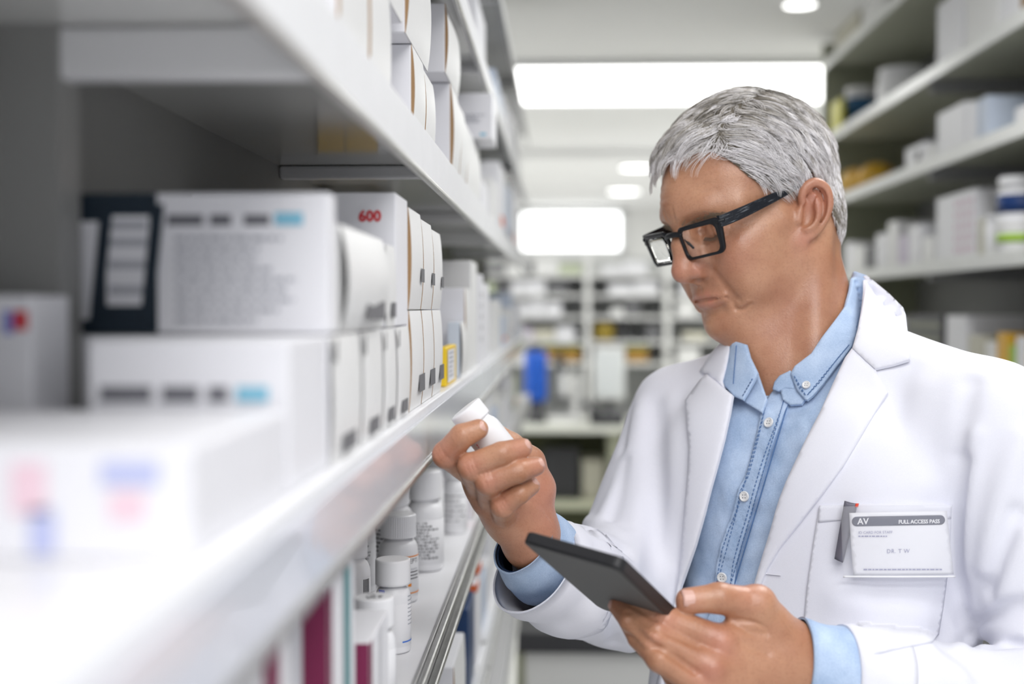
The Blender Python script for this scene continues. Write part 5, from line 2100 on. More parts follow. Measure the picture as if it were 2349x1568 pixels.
def near_text(r, body, a, b, size, m, bold=0.0, name='lettering'):
    bd = [o for o in r.children if o.name.startswith('carton_body')][0]
    co = np.array([v.co[:] for v in bd.data.vertices]); lo, hi = co.min(0), co.max(0)
    V, Fc = text_geo(body, size, bold=bold)
    P = np.column_stack([lo[0] + (hi[0] - lo[0]) * a + V[:, 0], np.full(len(V), lo[1] - .0007), lo[2] + (hi[2] - lo[2]) * b + V[:, 1]])
    me = bpy.data.meshes.new(name); me.from_pydata(P.tolist(), [], Fc)
    return link_mesh(name, me, m, r)


def near_lines(r, a0, a1, b0, b1, n, hfrac, m, seed=0, name='fine_print', face='near'):
    bd = [o for o in r.children if o.name.startswith('carton_body')][0]
    co = np.array([v.co[:] for v in bd.data.vertices]); lo, hi = co.min(0), co.max(0)
    rng = np.random.default_rng(seed)
    ax = 0 if face == 'near' else 1
    W_, H_ = (hi[ax] - lo[ax]), hi[2] - lo[2]
    Vs, Fs = [], []
    for i in range(n):
        V, Fc = smear_geo(W_ * (a1 - a0) * rng.uniform(.55, 1), H_ * hfrac, rng)
        zz = lo[2] + H_ * (b1 - (b1 - b0) * i / max(1, n - 1))
        k = len(Vs)
        for x, y in V:
            if face == 'near': Vs.append((lo[0] + W_ * a0 + x, lo[1] - .0007, zz + y))
            else: Vs.append((hi[0] + .0007, lo[1] + W_ * a0 + x, zz + y))
        Fs += [tuple(q + k for q in f_) for f_ in Fc]
    me = bpy.data.meshes.new(name); me.from_pydata(Vs, [], Fs)
    return link_mesh(name, me, m, r)


# ---------------------------------------------------------------- middle shelf (eye level)
r = carton(-.335, -.150, .505, .680, -.1032, -.056, 'large blurred white pack with red and blue marks, nearest on the middle shelf')
for a0, a1, b0, b1, m in ((.02, .10, .35, .85, M_PALEP), (.04, .12, .05, .45, M_PALEL), (.12, .17, .1, .8, M_PALEL), (.60, .68, .4, .85, M_PALEP), (.64, .70, .05, .45, M_PALEL), (.82, .90, .35, .6, M_PALEP), (.80, .93, .66, .86, M_PALEL)):
    patch(r, 'near', a0, a1, b0, b1, m)
r = carton(-.336, -.300, .705, .76, -.1032, .007, 'white carton with a red and blue corner mark at the left edge')
patch(r, 'near', .72, .95, .82, .92, M_REDP); patch(r, 'near', .55, .72, .80, .92, M_LAV)
r = carton(-.262, -.150, .690, .800, -.1032, -.018, 'low white carton with a black and blue product title, under the tall text carton')
near_lines(r, .06, .60, .60, .60, 1, .10, M_TITLE, 5, 'title_print')
patch(r, 'near', .74, .90, .60, .70, M_BLUEP, 'title_print'); patch(r, 'near', .60, .70, .60, .70, M_TITLE, 'title_print')
near_lines(r, .06, .8, .1, .4, 4, .035, M_INK2, 6)
patch(r, 'near', .0, .1, .0, .5, M_NAVY)
r = carton(-.317, -.150, .812, .836, -.0172, .074, 'tall white carton with printed text and a dark navy end panel')
patch(r, 'near', .0, .33, .0, 1.0, M_NAVY)
patch(r, 'near', .02, .10, .10, .80, M_CARD, 'print_panel', eps=.0009); patch(r, 'near', .13, .30, .20, .84, M_CARD, 'print_panel', eps=.0009)
for b in (.28, .46, .62, .74): patch(r, 'near', .14, .29, b, b + .06, M_INK2, 'fine_print', eps=.0012)
_b = [o for o in r.children if o.name.startswith('carton_body')][0]
_co = np.array([v.co[:] for v in _b.data.vertices]); _l, _hh = _co.min(0), _co.max(0)
for a in (.10, .30):
    V = [(_l[0] + (_hh[0] - _l[0]) * (a + da), _l[1] - .0015, _l[2] + (_hh[2] - _l[2]) * zz) for da, zz in ((-.04, .05), (.01, .05), (.06, .92), (.01, .92))]
    link_mesh('frame_print', np_mesh('frame_print', np.array(V), np.array([(0, 1, 2, 3)]), smooth=False), M_NAVY, r)
near_lines(r, .37, .66, .77, .77, 1, .075, M_TITLE, 15, 'title_print'); patch(r, 'near', .67, .77, .77, .845, M_TITLE, 'title_print'); patch(r, 'near', .79, .90, .77, .86, M_BLUEP, 'title_print')
near_lines(r, .40, .92, .08, .66, 9, .030, M_INK2, 16)
BAR = (.62, .92, .10, .24)
_row = [('first', .806, .928), ('second', .932, 1.040), ('third', 1.044, 1.126), ('fourth', 1.130, 1.228)]
for i, (nm, a, b) in enumerate(_row):
    r = carton(-.336, -.150, a, b, -.1032, -.018, nm + ' white carton in the low blurred row along the middle shelf edge', bulge=.004, group='low row of white cartons on the middle shelf', bar=[(.30, .75, .06, .20)], kraft=False)
    patch(r, 'side', .02, .10, .80, .97, M_GREYP, 'corner_print', eps=.0035)
carton(-.336, -.150, .845, 1.050, -.0172, .056, 'glossy white bulging carton catching the light behind the text carton', m=M_CARD2, bulge=.011, bar=[(.35, .80, .10, .30)], kraft=False)
carton(-.336, -.150, 1.068, 1.128, -.0172, .054, 'narrow white carton beside the glossy bulging carton', bulge=.003, bar=[(.3, .8, .12, .30)], kraft=False)
r = carton(-.336, -.150, 1.140, 1.228, -.0172, .104, 'tall white carton with red 600 on its end')
near_text(r, '600', .82, .785, .0118, M_REDP, bold=.0005)
near_lines(r, .70, .95, .35, .36, 1, .03, M_INK2, 19)
_c6 = [(1.236, 1.342), (1.346, 1.452), (1.456, 1.560)]
_on = ['first', 'second', 'third']
for i, (a, b) in enumerate(_c6):
    carton(-.336, -.1505, a, b, -.1032, -.003, _on[i] + ' bowed white carton with grey code in the lower tier of the pair of rows', bulge=.0055, group='two tiers of bowed white cartons', bar=[(.45, .95, .16, .34)])
    carton(-.336, -.1505, a - .004, b - .004, -.0022, .098 - .004 * i, _on[i] + ' bowed white carton with kraft edge in the upper tier of the pair of rows', bulge=.0060, group='two tiers of bowed white cartons', bar=[(.55, .85, .28, .42)])
r = carton(-.160, -.1495, 1.635, 1.790, -.1032, -.052, 'small thin yellow and white carton at the end of the bowed cartons', m=M_YEL, name='yellow_carton')
patch(r, 'side', .12, .80, .08, .92, M_CARD, 'print_panel'); near_lines(r, .25, .7, .2, .8, 6, .05, M_INK2, 31, face='side')
# amber cartons standing on white ones; their faces mirror in the glossy underside of the shelf above
carton(-.342, -.252, 1.765, 1.90, -.1032, -.006, 'lower plain white carton hidden behind the tiers of bowed cartons', group='plain cartons under the amber ones')
carton(-.342, -.252, 1.765, 1.90, -.0052, .090, 'upper plain white carton carrying the two amber cartons', group='plain cartons under the amber ones')
for i, (a, b, lb) in enumerate(((-.342, -.304, 'amber carton against the back panel, seen mirrored in the shelf underside'), (-.302, -.257, 'amber carton with white end, topmost behind the bowed cartons'))):
    r = carton(a, b, 1.765, 1.88, .0908, .155, lb, m=M_YELD, name='amber_carton')
    patch(r, 'side', 0, 1, 0, 1, M_CARD, 'print_panel')
    patch(r, 'near', .48, .505, 0, 1, M_YEL, 'edge_print')
carton(-.215, -.150, 1.95, 2.06, -.1032, .030, 'white carton standing past the thin yellow carton', bulge=.003)
carton(-.205, -.150, 2.10, 2.24, -.1032, .078, 'taller pale carton near the end of the middle shelf', m=M_CARD2)
r = carton(-.200, -.146, 2.25, 2.345, -.1032, .060, 'white carton with a row of dark dots at the end of the middle shelf')
for b in (.25, .38, .5, .62, .74): patch(r, 'side', .4, .6, b, b + .06, M_GREYP, 'dot_print')
r = carton(-.168, -.150, 1.86, 1.945, -.1032, -.022, 'pale blue grey pouch standing behind the thin yellow carton', m=mat('pale_pouch', (.62, .68, .76), .25), bulge=.006, kraft=False, name='pouch', cat='pouch')

# ---------------------------------------------------------------- shelf above
S1 = .1788
for i, (x0, a, b, z0, z1, lb, bu) in enumerate([
    (-.30, .86, .99, S1, .262, 'nearest blurred white carton on the upper shelf', .003),
    (-.30, 1.0, 1.12, S1, .270, 'second blurred white carton on the upper shelf', .003),
    (-.30, 1.0, 1.21, .2705, .36, 'white carton stacked on the blurred pair of the upper shelf', .004),
    (-.25, 1.285, 1.39, S1, .267, 'white carton with bowed side in the lower tier of the upper shelf', .006),
    (-.25, 1.395, 1.50, S1, .262, 'slim bowed white carton beside it on the upper shelf', .006),
    (-.25, 1.235, 1.44, .2675, .38, 'wide white carton on the upper tier of the upper shelf', .008),
    (-.26, 1.66, 1.86, .3078, .398, 'tall white carton with curved kraft flap high on the upper shelf', .007),
    (-.26, 1.735, 1.85, S1, .307, 'white carton with gaping kraft flap standing on the upper shelf', .009),
    (-.26, 1.855, 1.98, S1, .30, 'white carton with curved print panel next to the gaping one', .009),
    (-.24, 2.00, 2.33, S1, .291, 'broad white carton under the overhanging printed box', .006)]):
    carton(x0, -.153, a, b, z0, z1, lb, bulge=bu, group='white cartons on the upper shelf')
r = carton(-.195, -.120, 2.19, 2.33, .2918, .370, 'overhanging white box with lines of grey print on the upper shelf', m=M_CARD)
near_lines(r, .15, .85, .35, .50, 4, .03, M_INK2, 41); patch(r, 'near', .72, .86, .06, .12, M_BLUEP)

# ---------------------------------------------------------------- bottles on the lower shelf
S3 = CZ - .364 * LK + .0007
_bottle = bottle


def bottle(name, loc, r, h, *a, **k):
    k['print_'] = [(t, sz * LK, zf, an, m_) for t, sz, zf, an, m_ in k.get('print_') or []]
    return _bottle(name, (loc[0] * LK, loc[1] * LK, loc[2]), r * LK, h * LK, *a, **k)


_cyl = cyl_strip


def cyl_strip(root, r, z0, z1, *a): return _cyl(root, r * LK, z0 * LK, z1 * LK, *a)


M_SCRIB = mat('black_marker', (.03, .03, .04), .5)
M_ORL = mat('orange_label_print', (.85, .28, .03), .5)
b_ = bottle('pill_bottle', (-.172, 1.150, S3), .0200, .098, 'white bottle with black scribble on its cap, front of the lower shelf', cap_r=.93, cap_h=.26, group='white bottles on the lower shelf')
rng = np.random.default_rng(8)
V, Q = [], []
for k in range(14):
    t = rng.uniform(0, 6.28); c = rng.normal(0, .0034, 2); d = np.array([math.cos(t), math.sin(t)]) * rng.uniform(.0016, .0036); s = np.array([-d[1], d[0]]) * .22
    i = len(V)
    V += [(*(c - d - s), .0982 * LK), (*(c + d - s), .0982 * LK), (*(c + d + s), .0982 * LK), (*(c - d + s), .0982 * LK)]
    Q.append((i, i + 1, i + 2, i + 3))
link_mesh('cap_scribble', np_mesh('cap_scribble', np.array(V), np.array(Q), smooth=False), M_SCRIB, b_)
b_ = bottle('pill_bottle', (-.178, 1.325, S3), .0190, .098, 'white bottle with smooth cap and blue curve on its label', cap_r=.98, cap_h=.25, group='white bottles on the lower shelf', lines=0)
cyl_strip(b_, .0193, .012, .0135, -.9, .3, mat('blue_curve_print', (.05, .18, .65), .5))
for k in range(8): cyl_strip(b_, .0193, .030 + k * .0042, .0312 + k * .0042, -.5, .35, M_INK2, 'fine_print')
cyl_strip(b_, .0193, .062, .068, -2.3, -1.9, M_LAV)
b_ = bottle('pill_bottle', (-.202, 1.555, S3), .0245, .108, 'white bottle with ribbed cap and orange banded label', cap_r=.90, cap_h=.24, ribs=True, group='white bottles on the lower shelf', print_=[('LEPTI', .0085, .60, -1.05, M_INK), ('60 capsules', .0042, .50, -1.05, M_INK2)])
cyl_strip(b_, .0249, .057, .0585, -1.25, .5, M_ORL); cyl_strip(b_, .0249, .012, .0135, -1.0, .5, M_ORL)
for k in range(3): cyl_strip(b_, .0249, .030 + k * .004, .0312 + k * .004, -1.0, -.2, M_INK, 'fine_print')
cyl_strip(b_, .0249, .021, .025, -.95, -.75, M_ORL)
bottle('pill_bottle', (-.190, 1.745, S3), .0270, .138, 'largest white bottle with lines of black print facing the aisle', cap_r=.86, cap_h=.27, ribs=False, group='white bottles on the lower shelf', lines=12)
b_ = bottle('pill_bottle', (-.222, 1.665, S3), .0260, .132, 'tall white bottle with a folded dosage leaflet on its shoulder', cap_r=.78, cap_h=.20, ribs=True, group='white bottles on the lower shelf', lines=10,
            print_=[('100 mg, 200 mg & 400 mg', .0042, .90, -2.1, M_INK)])
bottle('pill_bottle', (-.262, 1.60, S3), .0250, .118, 'white bottle with dense black print behind the orange banded one', cap_r=.85, cap_h=.22, group='white bottles on the lower shelf', lines=12)
b_ = bottle('pill_bottle', (-.235, 1.40, S3), .0215, .112, 'white bottle with a barcode, partly behind the front bottles', cap_r=.85, cap_h=.22, group='white bottles on the lower shelf')
for k in range(9): cyl_strip(b_, .0218, .045, .062, -.75 + k * .055, -.72 + k * .055, M_INK, 'barcode')
for k in range(5): cyl_strip(b_, .0218, .020 + k * .0042, .0212 + k * .0042, -.8, -.2, M_INK, 'fine_print')
bottle('pill_bottle', (-.205, 1.935, S3), .0240, .150, 'white bottle with grey lid behind the largest bottle', cap_r=.95, cap_h=.20, group='white bottles on the lower shelf', capm=mat('grey_lid', (.38, .38, .39), .4))
bottle('pill_bottle', (-.172, 2.03, S3), .0200, .120, 'pale bottle with orange flecked label past the largest bottle', cap_r=.9, cap_h=.24, group='white bottles on the lower shelf', lines=6)
r = carton(-.178, -.166, 2.08, 2.12, -.3632, -.332, 'small crimson red box on the lower shelf', m=mat('crimson_board', (.62, .02, .10), .4), name='red_box')
carton(-.215, -.150, 2.16, 2.32, -.3632, -.25, 'plain white carton at the end of the lower shelf', bulge=.003)
carton(-.32, -.250, 2.0, 2.2, -.3632, -.16, 'white carton standing at the back of the lower shelf')
# printed cartons at the near end
for i, (x0, x1, a, b, z1, lb, tl) in enumerate([
    (-.33, -.165, .60, .76, -.195, 'maroon and white carton closest to the camera on the lower shelf', M_MAROON),
    (-.33, -.157, .84, .95, -.190, 'white carton with maroon and teal stripes on the lower shelf', M_TEAL),
    (-.255, -.150, .975, 1.085, -.262, 'low white carton with a maroon edge in front of the scribbled bottle', M_CARD)]):
    r = carton(x0, x1, a, b, -.3632, z1, lb, group='maroon striped cartons')
    patch(r, 'near', .90, 1.0, 0, 1, M_MAROON, 'stripe'); patch(r, 'side', 0.0, .12, 0, 1, M_MAROON, 'stripe')
    patch(r, 'side', .55, .8, 0, 1, tl, 'stripe'); patch(r, 'near', .2, .45, 0, 1, tl, 'stripe')

# ---------------------------------------------------------------- bottom shelf in view
r = carton(-.182, -.150, 2.02, 2.16, -.6332, -.487, 'navy blue carton on the low shelf below the bottles', m=mat('navy_carton', (.012, .045, .14), .35), name='navy_carton')
carton(-.215, -.150, 1.74, 1.93, -.6332, -.500, 'white carton with grey print in front of the navy carton', bulge=.004)
for i, (a, b, z) in enumerate(((2.22, 2.28, -.49), (2.29, 2.35, -.47))):
    r = carton(-.20, -.150, a, b, -.6332, z, ('first' if i == 0 else 'second') + ' white box with orange tab behind the navy carton', group='orange tabbed boxes')
    patch(r, 'side', 0, 1, .90, 1.0, M_ORANGE, 'tab'); patch(r, 'near', 0, 1, .90, 1.0, M_ORANGE, 'tab')

# ---------------------------------------------------------------- stock on the farther run
rng = np.random.default_rng(21)
_ORD = ['first', 'second', 'third', 'fourth', 'fifth', 'sixth', 'seventh', 'eighth', 'ninth', 'tenth', 'eleventh', 'twelfth', 'thirteenth', 'fourteenth', 'fifteenth', 'sixteenth', 'seventeenth', 'eighteenth']
_cname = {'white_carton_board': 'white', 'warm_white_carton_board': 'off white', 'pale_green_board': 'pale green', 'pale_blue_board': 'pale blue', 'grey_barcode_print': 'dark grey', 'beige_board': 'beige', 'lilac_board': 'lilac'}
_snm = {1: 'upper', 2: 'middle', 3: 'lower', 4: 'low', 0: 'high'}
for s in (0, 1, 2, 3, 4):
    y = 2.44
    k = 0
    while y < 4.7:
        d = rng.uniform(.13, .32); h = rng.uniform(.08, .20)
        if rng.random() < .85:
            m = [M_CARD, M_CARD2, M_CARD, mat('pale_green_board', (.52, .58, .40), .5), mat('pale_blue_board', (.55, .62, .75), .5)][rng.choice(5, p=[.4, .3, .1, .1, .1])]
            r = carton(-.25, -.150 - rng.uniform(0, .02), y, y + d - .012, SHELVES[s] + .0008, SHELVES[s] + min(h, .19), '%s carton, %s along the %s shelf of the farther run' % (_cname[m.name], _ORD[k], _snm[s]), m=m, group='blurred cartons on the %s shelf of the farther run' % _snm[s])
            if rng.random() < .35: patch(r, 'side', .2, .8, .15, .3, [M_ORANGE, M_BLUEP, M_GREYP][k % 3], 'stripe')
            k += 1
        y += d
# ================================================================== RIGHT SHELVING
XR = 1.04
M_RBACK = mat('slate_back_panel', (.22, .22, .225), .6, noise=.1, nscale=4)
M_RSH = mat('olive_white_shelf', (.50, .51, .42), .4, noise=.06, nscale=4)
M_RLIP = mat('pale_shelf_edge', (.74, .75, .73), .3, noise=.08, nscale=25)
RS = [.128, .420, .672, .972, -.165, -.46]
ur = empty('shelving_unit', (XR, 3.2, 0), 'grey shelving wall behind the man, lined with bottles and cartons', 'shelving')
box_obj('back_panel', 1.415, 1.43, 1.6, 5.1, 0.03, CEIL_Z - .02, M_RBACK, ur)
box_obj('end_panel', XR, 1.43, 5.1, 5.13, 0.0, CEIL_Z - .02, M_OLIVE, ur)
for z in RS:
    box_obj('shelf', XR + .006, 1.414, 1.6, 5.09, CZ + z - .012, CZ + z, M_RSH, ur)
    box_obj('shelf_edge', XR, XR + .006, 1.6, 5.09, CZ + z - .032, CZ + z + .004, M_RLIP, ur, bevel=.001)
for y in (2.55, 3.72):
    box_obj('upright', 1.385, 1.413, y, y + .035, 0, CEIL_Z - .02, mat('grey_bracket_post', (.36, .36, .37), .4, metal=.3), ur)
    for z in RS: box_obj('shelf_bracket', XR + .03, 1.39, y + .005, y + .025, CZ + z - .05, CZ + z - .0125, mat('grey_bracket_post', (.36, .36, .37)), ur)


def rpos(px, X): return X * F_PX / (px - 1288.0)


def rbox(p0, p1, s, hpx, label, m, depth=.16, X=1.07, cat='box', name='carton', group=None):
    """carton standing on right shelf s, filling pixels p0..p1 with its aisle side"""
    y1, y0 = rpos(p0, X), rpos(p1, X)
    z0 = CZ + RS[s] + .0008
    h = hpx * (y0 + y1) / 2 / F_PX
    r = empty(name, (X + depth / 2, (y0 + y1) / 2, z0), label, cat, group)
    box_obj('carton_body', X, X + depth, y0 + .004, y1 - .004, z0, z0 + h, m, r, bevel=.0015, seg=1)
    return r


def rpatch(r, a0, a1, b0, b1, m, name='print_patch'):
    bd = [o for o in r.children if o.name.startswith('carton_body')][0]
    co = np.array([v.co[:] for v in bd.data.vertices]); lo, hi = co.min(0), co.max(0)
    L = lambda i, t: lo[i] + (hi[i] - lo[i]) * t
    V = [(lo[0] - .0008, L(1, a0), L(2, b0)), (lo[0] - .0008, L(1, a1), L(2, b0)), (lo[0] - .0008, L(1, a1), L(2, b1)), (lo[0] - .0008, L(1, a0), L(2, b1))]
    return link_mesh(name, np_mesh(name, np.array(V), np.array([(0, 3, 2, 1)]), smooth=False), m, r)


M_LILAC = mat('lilac_board', (.66, .60, .72), .5)
M_GREENP = mat('lime_print', (.35, .55, .06), .5)
M_BROWN = mat('brown_board', (.30, .17, .06), .6)
M_AMBERP = mat('amber_board', (.75, .42, .03), .5)
M_DARK = mat('dark_grey_board', (.045, .045, .05), .5)
M_BEIGE = mat('beige_board', (.60, .58, .48), .5)


def jar(px, s, r, h, label, band, X=1.12, lidm=None, group=None, name='jar', cat='jar'):
    y = rpos(px, X)
    root = empty(name, (X, y, CZ + RS[s] + .0008), label, cat, group)
    link_mesh('jar_body', lathe_mesh('jar_body', [(0, 0), (r * .94, 0), (r, r * .08), (r, h * .78), (r * .9, h * .83), (r * .8, h * .85)], 32), M_PLASTIC, root)
    link_mesh('lid', lathe_mesh('lid', [(r * .8, h * .84), (r * .95, h * .845), (r * .95, h * .98), (r * .9, h), (0, h)], 32), lidm or M_PLASTIC, root)
    for (z0, z1, m) in band:
        link_mesh('label_band', lathe_mesh('label_band', [(r * 1.0, h * z0), (r * 1.012, h * z0), (r * 1.012, h * z1), (r * 1.0, h * z1)], 32), m, root)
    return root


# shelf 2 (third up): tub, jars, cartons
jar(1964, 2, .062, .17, 'white drum with a blue label near the far end of the shelf above the head', [(.05, .75, mat('steel_blue_print', (.03, .12, .26), .5))], X=1.15)
jar(2058, 2, .085, .13, 'wide white tub on the shelf above the head of the man', [], X=1.15, name='tub', cat='tub')
rbox(1896, 1918, 2, 70, 'yellow green packet at the far end of the shelf above the head', mat('yellow_green_board', (.55, .52, .04), .5), depth=.02, X=1.05)
rbox(2132, 2190, 2, 150, 'tall white carton on the shelf above the head, beside the tub', M_CARD)
rbox(2195, 2268, 2, 135, 'white carton with pale print second from the tub', M_CARD2)
r = rbox(2272, 2340, 2, 150, 'white carton with brown label at the upper picture edge', M_CARD); rpatch(r, 0, .3, .1, .9, M_BROWN)
rbox(2345, 2440, 2, 150, 'pink white carton cut by the picture edge, upper shelf', M_LILAC)
rbox(2022, 2080, 3, 60, 'dark crate on the topmost shelf of the wall behind the man', M_DARK)
rbox(1905, 1960, 3, 90, 'grey green box at the far end of the topmost shelf', M_BEIGE)
rbox(1965, 2015, 3, 110, 'pale box on the topmost shelf beside the dark crate', M_CARD2)
rbox(2090, 2200, 3, 100, 'dim white box on the topmost shelf past the dark crate', M_CARD)
# shelf 1
_pts = [rpos(1962, 1.12), rpos(1995, 1.12)]
root = empty('orange_bag', (1.12, rpos(1980, 1.12), CZ + RS[1] + .0008), 'crumpled orange bag on the shelf level with the forehead', 'bag')
f = Field()
for k in range(7): f.ell((.0 + .03 * math.sin(k * 2.1), -.11 + .036 * k, .035 + .012 * math.sin(k * 1.7)), (.06, .04, .05 + .012 * math.cos(k)), k=.02)
f.func(lambda d, x, y, z: np.maximum(d, -z))
D, l, h = f.grid((-.10, -.18, -.01), (.12, .18, .12), .008); p_, q_ = surface_nets(D, l, h)
link_mesh('bag_body', np_mesh('bag_body', p_, q_), mat('orange_plastic', (.78, .30, .01), .3, noise=.35, nscale=18, vary=(.9, .5, .06)), root)
link_mesh('bag_label', np_mesh('bag_label', np.array([(-.075, -.05, .02), (-.075, .02, .02), (-.065, .02, .06), (-.065, -.05, .06)]), np.array([(0, 3, 2, 1)]), smooth=False), M_GREENP, root)
r = rbox(2064, 2108, 1, 52, 'small white carton with dark square on the forehead level shelf', M_CARD); rpatch(r, .2, .5, .3, .7, M_GREYP)
rbox(2112, 2128, 1, 40, 'low white box beside the small carton with dark square', M_CARD2)
rbox(2134, 2196, 1, 105, 'large white carton on the forehead level shelf', M_CARD, depth=.2)
rbox(2200, 2218, 1, 100, 'slim white carton leaning by the large white one', M_CARD)
rbox(2222, 2246, 1, 100, 'pale blue white carton right of the slim one', mat('pale_blue_board', (.55, .62, .75)))
rbox(2306, 2340, 1, 46, 'low white carton near the picture edge, forehead level shelf', M_CARD)
rbox(2348, 2420, 1, 60, 'white carton cut by the picture edge, forehead level shelf', M_CARD2)
# shelf 0
for i, (a, b, hp, m, lb) in enumerate([
    (1930, 1948, 70, M_CARD, 'white bottle shaped box nearest the nape of the man'),
    (1950, 1972, 60, M_CARD2, 'low white box second from the nape of the man'),
    (1976, 1996, 55, M_GREYP, 'dark grey little box on the ear level shelf'),
    (2000, 2022, 80, M_CARD, 'white box right of the dark grey little box'),
    (2026, 2046, 105, M_CARD2, 'taller white box in the middle of the ear level shelf'),
    (2050, 2068, 70, M_LILAC, 'lilac box left of the pink white carton'),
    (2072, 2100, 90, M_CARD, 'white carton left of the pink white carton'),
    (2104, 2128, 60, M_CARD2, 'low pale carton touching the pink white carton'),
    (2226, 2246, 88, M_BEIGE, 'beige carton right of the pink white carton')]):
    rbox(a, b, 0, hp, lb, m, group='small boxes on the ear level shelf')
r = rbox(2134, 2220, 0, 150, 'tall carton with pink and white checks on the ear level shelf', M_CARD)
for k in range(4):
    for j in range(5): rpatch(r, .02 + .13 * k, .09 + .13 * k, .1 + .17 * j, .2 + .17 * j, mat('rose_print', (.72, .50, .62), .5))
jar(2328, 0, .060, .185, 'big white jar with navy label at the right picture edge', [(.52, .76, mat('jar_navy_print', (.01, .04, .16), .45)), (.14, .26, M_GREENP), (.34, .36, M_BEIGE)], X=1.11)
jar(2266, 0, .024, .10, 'small white jar in front of the big navy labelled jar', [], X=1.08)
jar(2400, 0, .05, .15, 'white jar cut by the picture edge beside the big jar', [(.1, .4, M_LAV)], X=1.12)
# shelf below, by the shoulder
for i, (a, b, hp, m, lb) in enumerate([
    (2030, 2062, 92, M_CARD, 'white box behind the coat collar on the shoulder level shelf'),
    (2068, 2150, 108, M_DARK, 'dark ribbed crate on the shoulder level shelf'),
    (2158, 2204, 118, M_CARD, 'tall white carton right of the dark crate'),
    (2208, 2240, 80, M_BEIGE, 'beige carton between the tall white and amber cartons'),
    (2246, 2268, 70, M_CARD2, 'pale carton left of the amber cartons'),
    (2272, 2296, 95, M_AMBERP, 'first amber carton on the shoulder level shelf'),
    (2298, 2312, 70, M_GREENP, 'lime green packet between amber cartons'),
    (2314, 2338, 92, M_CARD, 'white carton with print strip right of the lime packet'),
    (2342, 2380, 80, M_AMBERP, 'second amber carton at the picture edge')]):
    r = rbox(a, b, 4, hp, lb, m, X=1.08, group='cartons on the shoulder level shelf')
    if m is M_DARK:
        for k in range(3): rpatch(r, .05, .95, .18 + .27 * k, .30 + .27 * k, mat('olive_slot', (.22, .23, .17), .6), 'slot')

# ================================================================== BACK OF THE ROOM
M_BCNT = mat('cream_counter', (.74, .75, .68), .35)
M_BSHELF = mat('white_back_shelf', (.78, .78, .77), .5)
ct = empty('counter', (.35, 7.2, 0), 'pale workbench across the far end of the aisle', 'counter')
box_obj('worktop', -.9, 1.6, 6.95, 7.6, CZ - .69, CZ - .65, M_BCNT, ct, bevel=.004)
for x in (-.86, .26, 1.5): box_obj('leg', x, x + .07, 6.98, 7.05, 0, CZ - .69, M_OLIVE, ct)
for x in (-.86, .26, 1.5): box_obj('leg', x, x + .07, 7.5, 7.57, 0, CZ - .69, M_OLIVE, ct)
box_obj('under_shelf', -.86, 1.55, 7.0, 7.58, CZ - 1.12, CZ - 1.08, mat('olive_cream_shelf', (.50, .51, .38), .5), ct)
box_obj('back_board', -.86, 1.55, 7.585, 7.60, 0, CZ - .69, mat('dark_olive_board', (.10, .105, .055), .7, noise=.3, nscale=3), ct)
for i, (x0, x1, h_, m, lb) in enumerate([(-.10, .10, .26, M_DARK, 'black case under the far workbench'), (.12, .24, .20, M_BEIGE, 'beige box under the far workbench beside the black case'), (.36, .62, .30, M_BROWN, 'brown carton under the far workbench')]):
    r = empty('storage_box', ((x0 + x1) / 2, 7.25, CZ - 1.0795), lb, 'box')
    box_obj('box_body', x0, x1, 7.12, 7.40, CZ - 1.0795, CZ - 1.08 + h_, m, r, bevel=.004)
    box_obj('box_lid', x0 - .005, x1 + .005, 7.115, 7.405, CZ - 1.08 + h_, CZ - 1.08 + h_ + .02, m, r, bevel=.003)
# back shelving above the bench
bs = empty('shelving_unit', (.35, 7.75, 0), 'white shelving full of cartons behind the far workbench', 'shelving')
box_obj('back_panel', -.9, 1.6, 7.98, 8.0, 0, CZ + .32, mat('grey_white_panel', (.60, .61, .60), .6), bs)
for z in (-.332, -.20, -.05, .08, .20): box_obj('shelf', -.88, 1.58, 7.66, 7.98, CZ + z - .02, CZ + z, M_BSHELF, bs)
for x in (-.9, .14, .62, 1.56): box_obj('divider', x, x + .035, 7.645, 7.98, 0, CZ + .32, M_BSHELF, bs)
rng = np.random.default_rng(33)
_lev = {-.332: 'lowest', -.20: 'second', -.05: 'third', .08: 'fourth', .20: 'top'}
for z, nm in _lev.items():
    x = -.58
    k = 0
    while x < 1.02:
        w_ = rng.uniform(.06, .16); h_ = rng.uniform(.05, .10)
        if not ((x < .18 and x + w_ > .13) or (x < .665 and x + w_ > .61)) and rng.random() < .9 and not (z == -.332 and x + w_ > -.16 and x < .62) and not (z == -.2 and x + w_ > .16 and x < .42):
            m = [M_CARD, M_CARD2, mat('pale_green_board', (.52, .58, .40)), M_GREYP, M_BEIGE, M_LILAC][rng.choice(6, p=[.45, .25, .06, .09, .1, .05])]
            r = empty('carton', (x + w_ / 2, 7.76, CZ + z), '%s carton, %s along the %s shelf behind the far workbench' % (_cname[m.name], _ORD[k], nm), 'box', 'blurred cartons on the %s back shelf' % nm)
            box_obj('carton_body', x, x + w_ - .008, 7.68, 7.84, CZ + z + .0005, CZ + z + h_, m, r, bevel=.003, seg=1)
            k += 1
        x += w_
# things on the far bench
BZ = CZ - .65


def bench(px0, px1, y0px, label, name, cat, Y=7.15):
    x0, x1 = at(px0, 960, Y)[0], at(px1, 960, Y)[0]
    return empty(name, ((x0 + x1) / 2, Y, BZ + .0005), label, cat), x1 - x0, (970 - y0px) * Y / F_PX - .03


